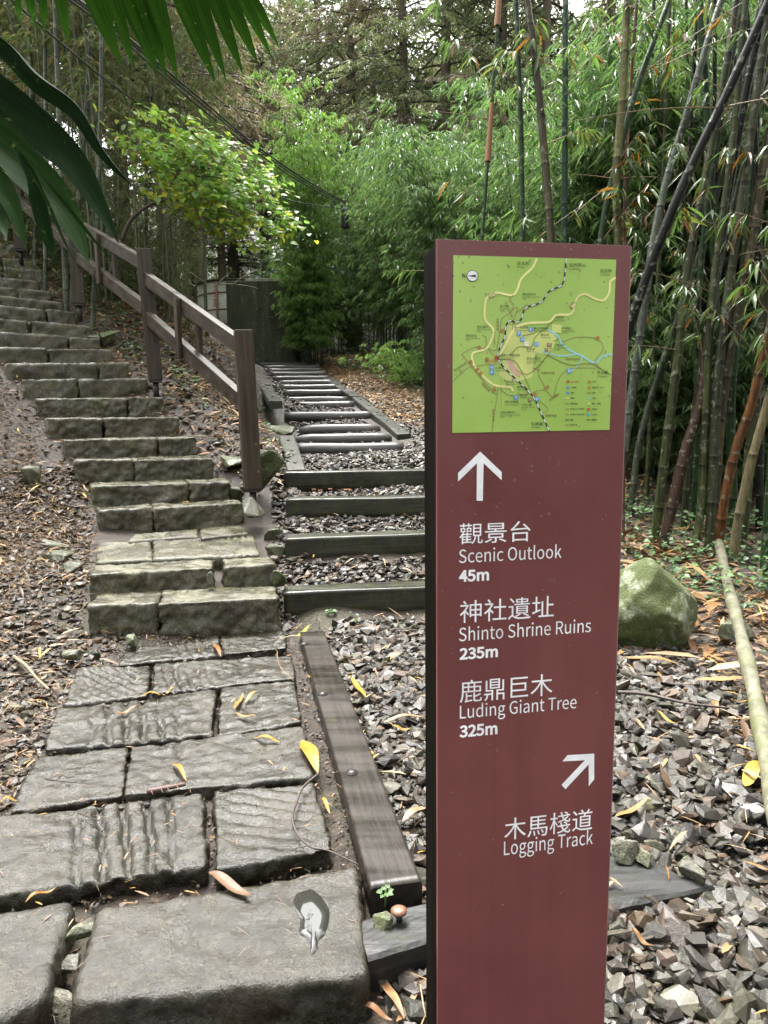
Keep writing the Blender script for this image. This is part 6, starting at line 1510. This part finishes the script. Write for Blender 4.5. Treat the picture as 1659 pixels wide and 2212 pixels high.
pd = atY(468, 650, 23.4 - rt); V, F = tube_clean([Vector((pd.x, C.y - math.sqrt(max(.01, rt * rt - (pd.x - C.x) ** 2)) - .05, zb)), Vector((pd.x, C.y - math.sqrt(max(.01, rt * rt - (pd.x - C.x) ** 2)) - .05, zt - .1))], .03, 8); mk('pipe', V, F, rust, root)
M_REDPAINT = plain('faded_red_paint', (.42, .13, .08), .6)
for ch, yy in (('公', 630), ('室', 648)):
    V, F = text_mesh(ch, .26, .0); q = atY(476, yy, 23.4); yw = C.y - math.sqrt(max(.01, rt * rt - (q.x - C.x) ** 2)) - .03; sl = (q.x - C.x) / math.sqrt(max(.01, rt * rt - (q.x - C.x) ** 2))
    mk('painted_mark', [(q.x + v[0], yw + v[0] * sl - .004, q.z + v[1] - .35) for v in V], F, M_REDPAINT, root, smooth=False)
a, b = atY(486, 610, 20.6), atY(632, 606, 20.9); zt2 = atY(550, 607, 20.7).z; zg = g1((a.x + b.x) / 2, 20.8) - .4
root = empty('concrete_tank', ((a.x + b.x) / 2, 21, zg), 'dark moss blackened concrete tank block in front of the round tank', 'tank')
V, F = boxm((a.x + b.x) / 2, 21.4, (zt2 + zg) / 2, b.x - a.x, 1.5, zt2 - zg, .03); mk('body', V, F, M_DTANK, root, smooth=False)
V, F = boxm((a.x + b.x) / 2 + .3, 21.4, zt2 + .04, (b.x - a.x) * .75, 1.3, .07, .01); mk('cover_slab', V, F, M_TANK, root, smooth=False)
for off, pts, lab in ((0, [(-40, -60), (42, 15), (200, 150), (300, 225), (450, 335), (600, 425), (742, 452)], 'lowest thin black cable crossing the shrub'),
   (1, [(60, -80), (170, 0), (280, 84), (360, 152), (450, 228), (550, 312), (650, 382), (745, 437)], 'thick black cable of the upper bundle, upper strand'),
   (2, [(60, -72), (170, 6), (280, 90), (360, 160), (450, 236), (550, 318), (650, 388), (745, 441)], 'black cable of the upper bundle, middle strand'),
   (3, [(60, -60), (170, 14), (280, 99), (360, 170), (450, 247), (550, 326), (650, 394), (745, 446)], 'black cable of the upper bundle, lower strand')):
    n = len(pts); d0 = 7.5; P = [atY(x, y, d0 + (17.5 - d0) * (i / (n - 1)) ** 1.1) for i, (x, y) in enumerate(pts)]
    V, F = tube_clean(spline(P, 6), .012 if off != 1 else .016, 6); o = mk('overhead_cable', V, F, M_CABLE); tag(o, lab, 'cable', 'overhead cables slanting across the wood')
q = atY(746, 470, 17.5); root = empty('cable_joint_box', q, 'black cable joint box hanging where the overhead cables meet', 'joint box')
V, F = tube_clean([q + Vector((0, 0, z)) for z in (-.26, -.24, -.2, 0, .16, .2, .22)], [.05, .085, .095, .095, .095, .075, .04], 12); mk('body', V, F, M_CABLE, root)
for k in range(3): V, F = tube_clean(spline([q + Vector((-.05 + .05 * k, 0, .2)), q + Vector((-.09 + .09 * k, .0, .32)), q + Vector((-.02 + .02 * k, 0, .40))], 5), .014, 6); mk('cable_loop', V, F, M_CABLE, root)
for y0 in (516, 521, 527):
    P = spline([atY(380, y0 + 3, 23), atY(440, y0 + 2, 23.2), atY(530, y0 - 12, 23.5)], 5); V, F = tube_clean(P, .012, 5); o = mk('overhead_cable', V, F, M_CABLE); tag(o, 'thin black cable strung between the bare trunks above the tanks', 'cable', 'cables above the tanks')
def c5(x, y): return (x / 5 + 387, y / 5 + 553)
for pts, lab in (([(115, 175), (235, 255), (340, 322), (500, 300), (740, 322), (850, 352)], 'long bare tan branch hanging in front of the tanks'), ([(590, 305), (680, 230), (800, 170), (900, 130)], 'bare tan side branch rising to the right over the dark tank'), ([(410, 305), (480, 240), (560, 170)], 'short bare twig rising above the round tank rim')):
    P = spline([atY(*c5(x, y), 18.5) for x, y in pts], 5); V, F = tube_clean(P, np.linspace(.016, .006, len(P)), 6); o = mk('bare_branch', V, F, M_TWIG, col=np.tile((.25, .22, .12), (len(V), 1))); tag(o, lab, 'branch')

# ------------------------------------------------------------------ palm fronds close to the camera
t = NT('palm_leaf'); uvn = t.uv(); sep = t.n('SeparateXYZ'); t.put(sep.inputs[0], uvn)
w = t.math('SINE', t.math('MULTIPLY', sep.outputs[0], 120.0)); nn = t.noise(t.map(uvn, (9, 1.2, 1)), 1, 4, .6)
at = t.n('Attribute', attribute_name='tint').outputs['Color']
c = t.mix(t.ramp(nn, [(.35, 0.0), (.7, 1.0)]), t.mix(1.0, at, (.62, .62, .62), 'MULTIPLY'), t.mix(1.0, at, (1.35, 1.3, 1.1), 'MULTIPLY'))
sp3 = t.noise(t.pos(), 60, 3, .6); c = t.mix(t.math('MULTIPLY', t.ramp(sp3, [(.66, 0.0), (.74, 1.0)]), .35), c, (.20, .22, .06))
t.bump(w, .2, .0015); t.set(Base_Color=c, Roughness=.45, Specular_IOR_Level=.015)
tr = t.n('BsdfTranslucent'); t.put(tr.inputs['Color'], t.mix(.5, c, (.35, .6, .05), 'OVERLAY')); mx = t.n('MixShader'); mx.inputs[0].default_value = .12
t.t.links.new(t.b.outputs[0], mx.inputs[1]); t.t.links.new(tr.outputs[0], mx.inputs[2]); t.t.links.new(mx.outputs[0], t.out.inputs['Surface']); M_PALM = t.m
M_PALM2 = M_PALM.copy(); M_PALM2.name = 'palm_leaf_matt'; M_PALM2.node_tree.nodes['Principled BSDF'].inputs['Specular IOR Level'].default_value = 0; M_PALM2.node_tree.nodes['Principled BSDF'].inputs['Roughness'].default_value = 1
def leaflet(parent, pts, d0, d1, wpx, colr, fold=.25, tw=0.0, name='leaflet', prof=None, mat=None):
    n = len(pts); P = spline([atY(x, y, d0 + (d1 - d0) * i / (n - 1)) for i, (x, y) in enumerate(pts)], 7); m = len(P); V = []; uv = []; F = []
    for i, p in enumerate(P):
        T = (P[min(i + 1, m - 1)] - P[max(i - 1, 0)]).normalized(); view = (EYE - p).normalized(); B = T.cross(view).normalized(); B = Matrix.Rotation(tw, 3, T) @ B; N = B.cross(T)
        f = i / (m - 1); wd = wpx / FPX * p.y * .5 * (prof(f) if prof else (1.0 if f < .35 else max(.02, (1 - ((f - .35) / .65) ** 1.7))))
        for s in (-1, -.5, 0, .5, 1):
            V.append(tuple(p + B * wd * s + N * wd * fold * (abs(s) - .5))); uv.append((s * .5 + .5, f * 3))
    for i in range(m - 1):
        for j in range(4): F.append((i * 5 + j, (i + 1) * 5 + j, (i + 1) * 5 + j + 1, i * 5 + j + 1))
    V0 = np.array(V); return mk(name, V0, F, mat or M_PALM, parent, True, np.tile(colr, (len(V0), 1)), base=False, uv=uv)
root = empty('palm_frond', atY(60, -860, 1.9), 'fan palm frond whose pointed leaflets hang down from the top edge', 'palm leaf')
for bx, tx, ty, w_ in ((38, 43, 54, 13), (65, 78, 62, 18), (92, 95, 76, 18), (130, 148, 97, 26), (205, 262, 144, 44), (246, 290, 146, 34), (284, 342, 162, 50), (312, 359, 170, 38), (337, 384, 175, 38), (396, 466, 181, 42), (430, 489, 174, 36), (467, 526, 163, 36), (496, 559, 142, 34), (526, 586, 122, 28), (546, 603, 101, 25)):
    vx, vy = tx - bx, ty; leaflet(root, [(bx - vx / vy * 860 * .97, -840), (bx - vx / vy * 420, -420), (bx - vx / vy * 120, -120), (bx, 0), (bx + vx * .6, ty * .6), (tx, ty)], 1.75, 1.45, w_ * .8, (.011, .032, .004), .35, .25 * math.sin(bx), mat=M_PALM2, prof=lambda f: (.25 + .9 * min(1, f / .6)) if f < .62 else max(.02, 1.15 * (1 - ((f - .62) / .38) ** 1.25)))
root = empty('palm_frond', atY(-330, 60, 1.6), 'dark glossy palm frond arching in from the left edge', 'palm leaf')
DKP = (.005, .017, .004); MDP = (.009, .028, .005)
pr = lambda f: (.35 + .75 * min(1, f / .35)) if f < .5 else max(.015, 1.1 * (1 - ((f - .5) / .5) ** 1.6))
leaflet(root, [(-330, 40), (-120, 40), (0, 92), (80, 170), (165, 236), (225, 332), (292, 408)], 1.55, 1.35, 46, DKP, .9, .9, prof=pr)
leaflet(root, [(-330, 60), (-120, 110), (0, 205), (90, 282), (160, 352), (213, 440), (256, 526)], 1.5, 1.3, 66, DKP, .35, .2, prof=pr)
leaflet(root, [(-330, 80), (-130, 190), (-10, 300), (65, 372), (128, 440), (165, 505), (193, 572)], 1.45, 1.28, 72, MDP, .35, -.2, prof=pr)
leaflet(root, [(-330, 100), (-150, 270), (-30, 360), (15, 418), (40, 480), (58, 545)], 1.42, 1.3, 40, MDP, .4, .2, prof=pr)
leaflet(root, [(-330, 110), (-160, 320), (-40, 400), (-5, 450), (8, 490), (15, 522)], 1.42, 1.3, 30, MDP, .4, .1, prof=pr)
leaflet(root, [(40, 330), (70, 385), (84, 440), (97, 490), (110, 535), (121, 572)], 1.33, 1.28, 28, DKP, .5, .2, prof=pr)
leaflet(root, [(88, 380), (120, 415), (165, 470), (205, 520), (247, 568)], 1.31, 1.26, 8, MDP, .6, .5, prof=pr)
leaflet(root, [(60, 360), (100, 430), (130, 500), (162, 568)], 1.31, 1.26, 7, MDP, .6, .5, prof=pr)
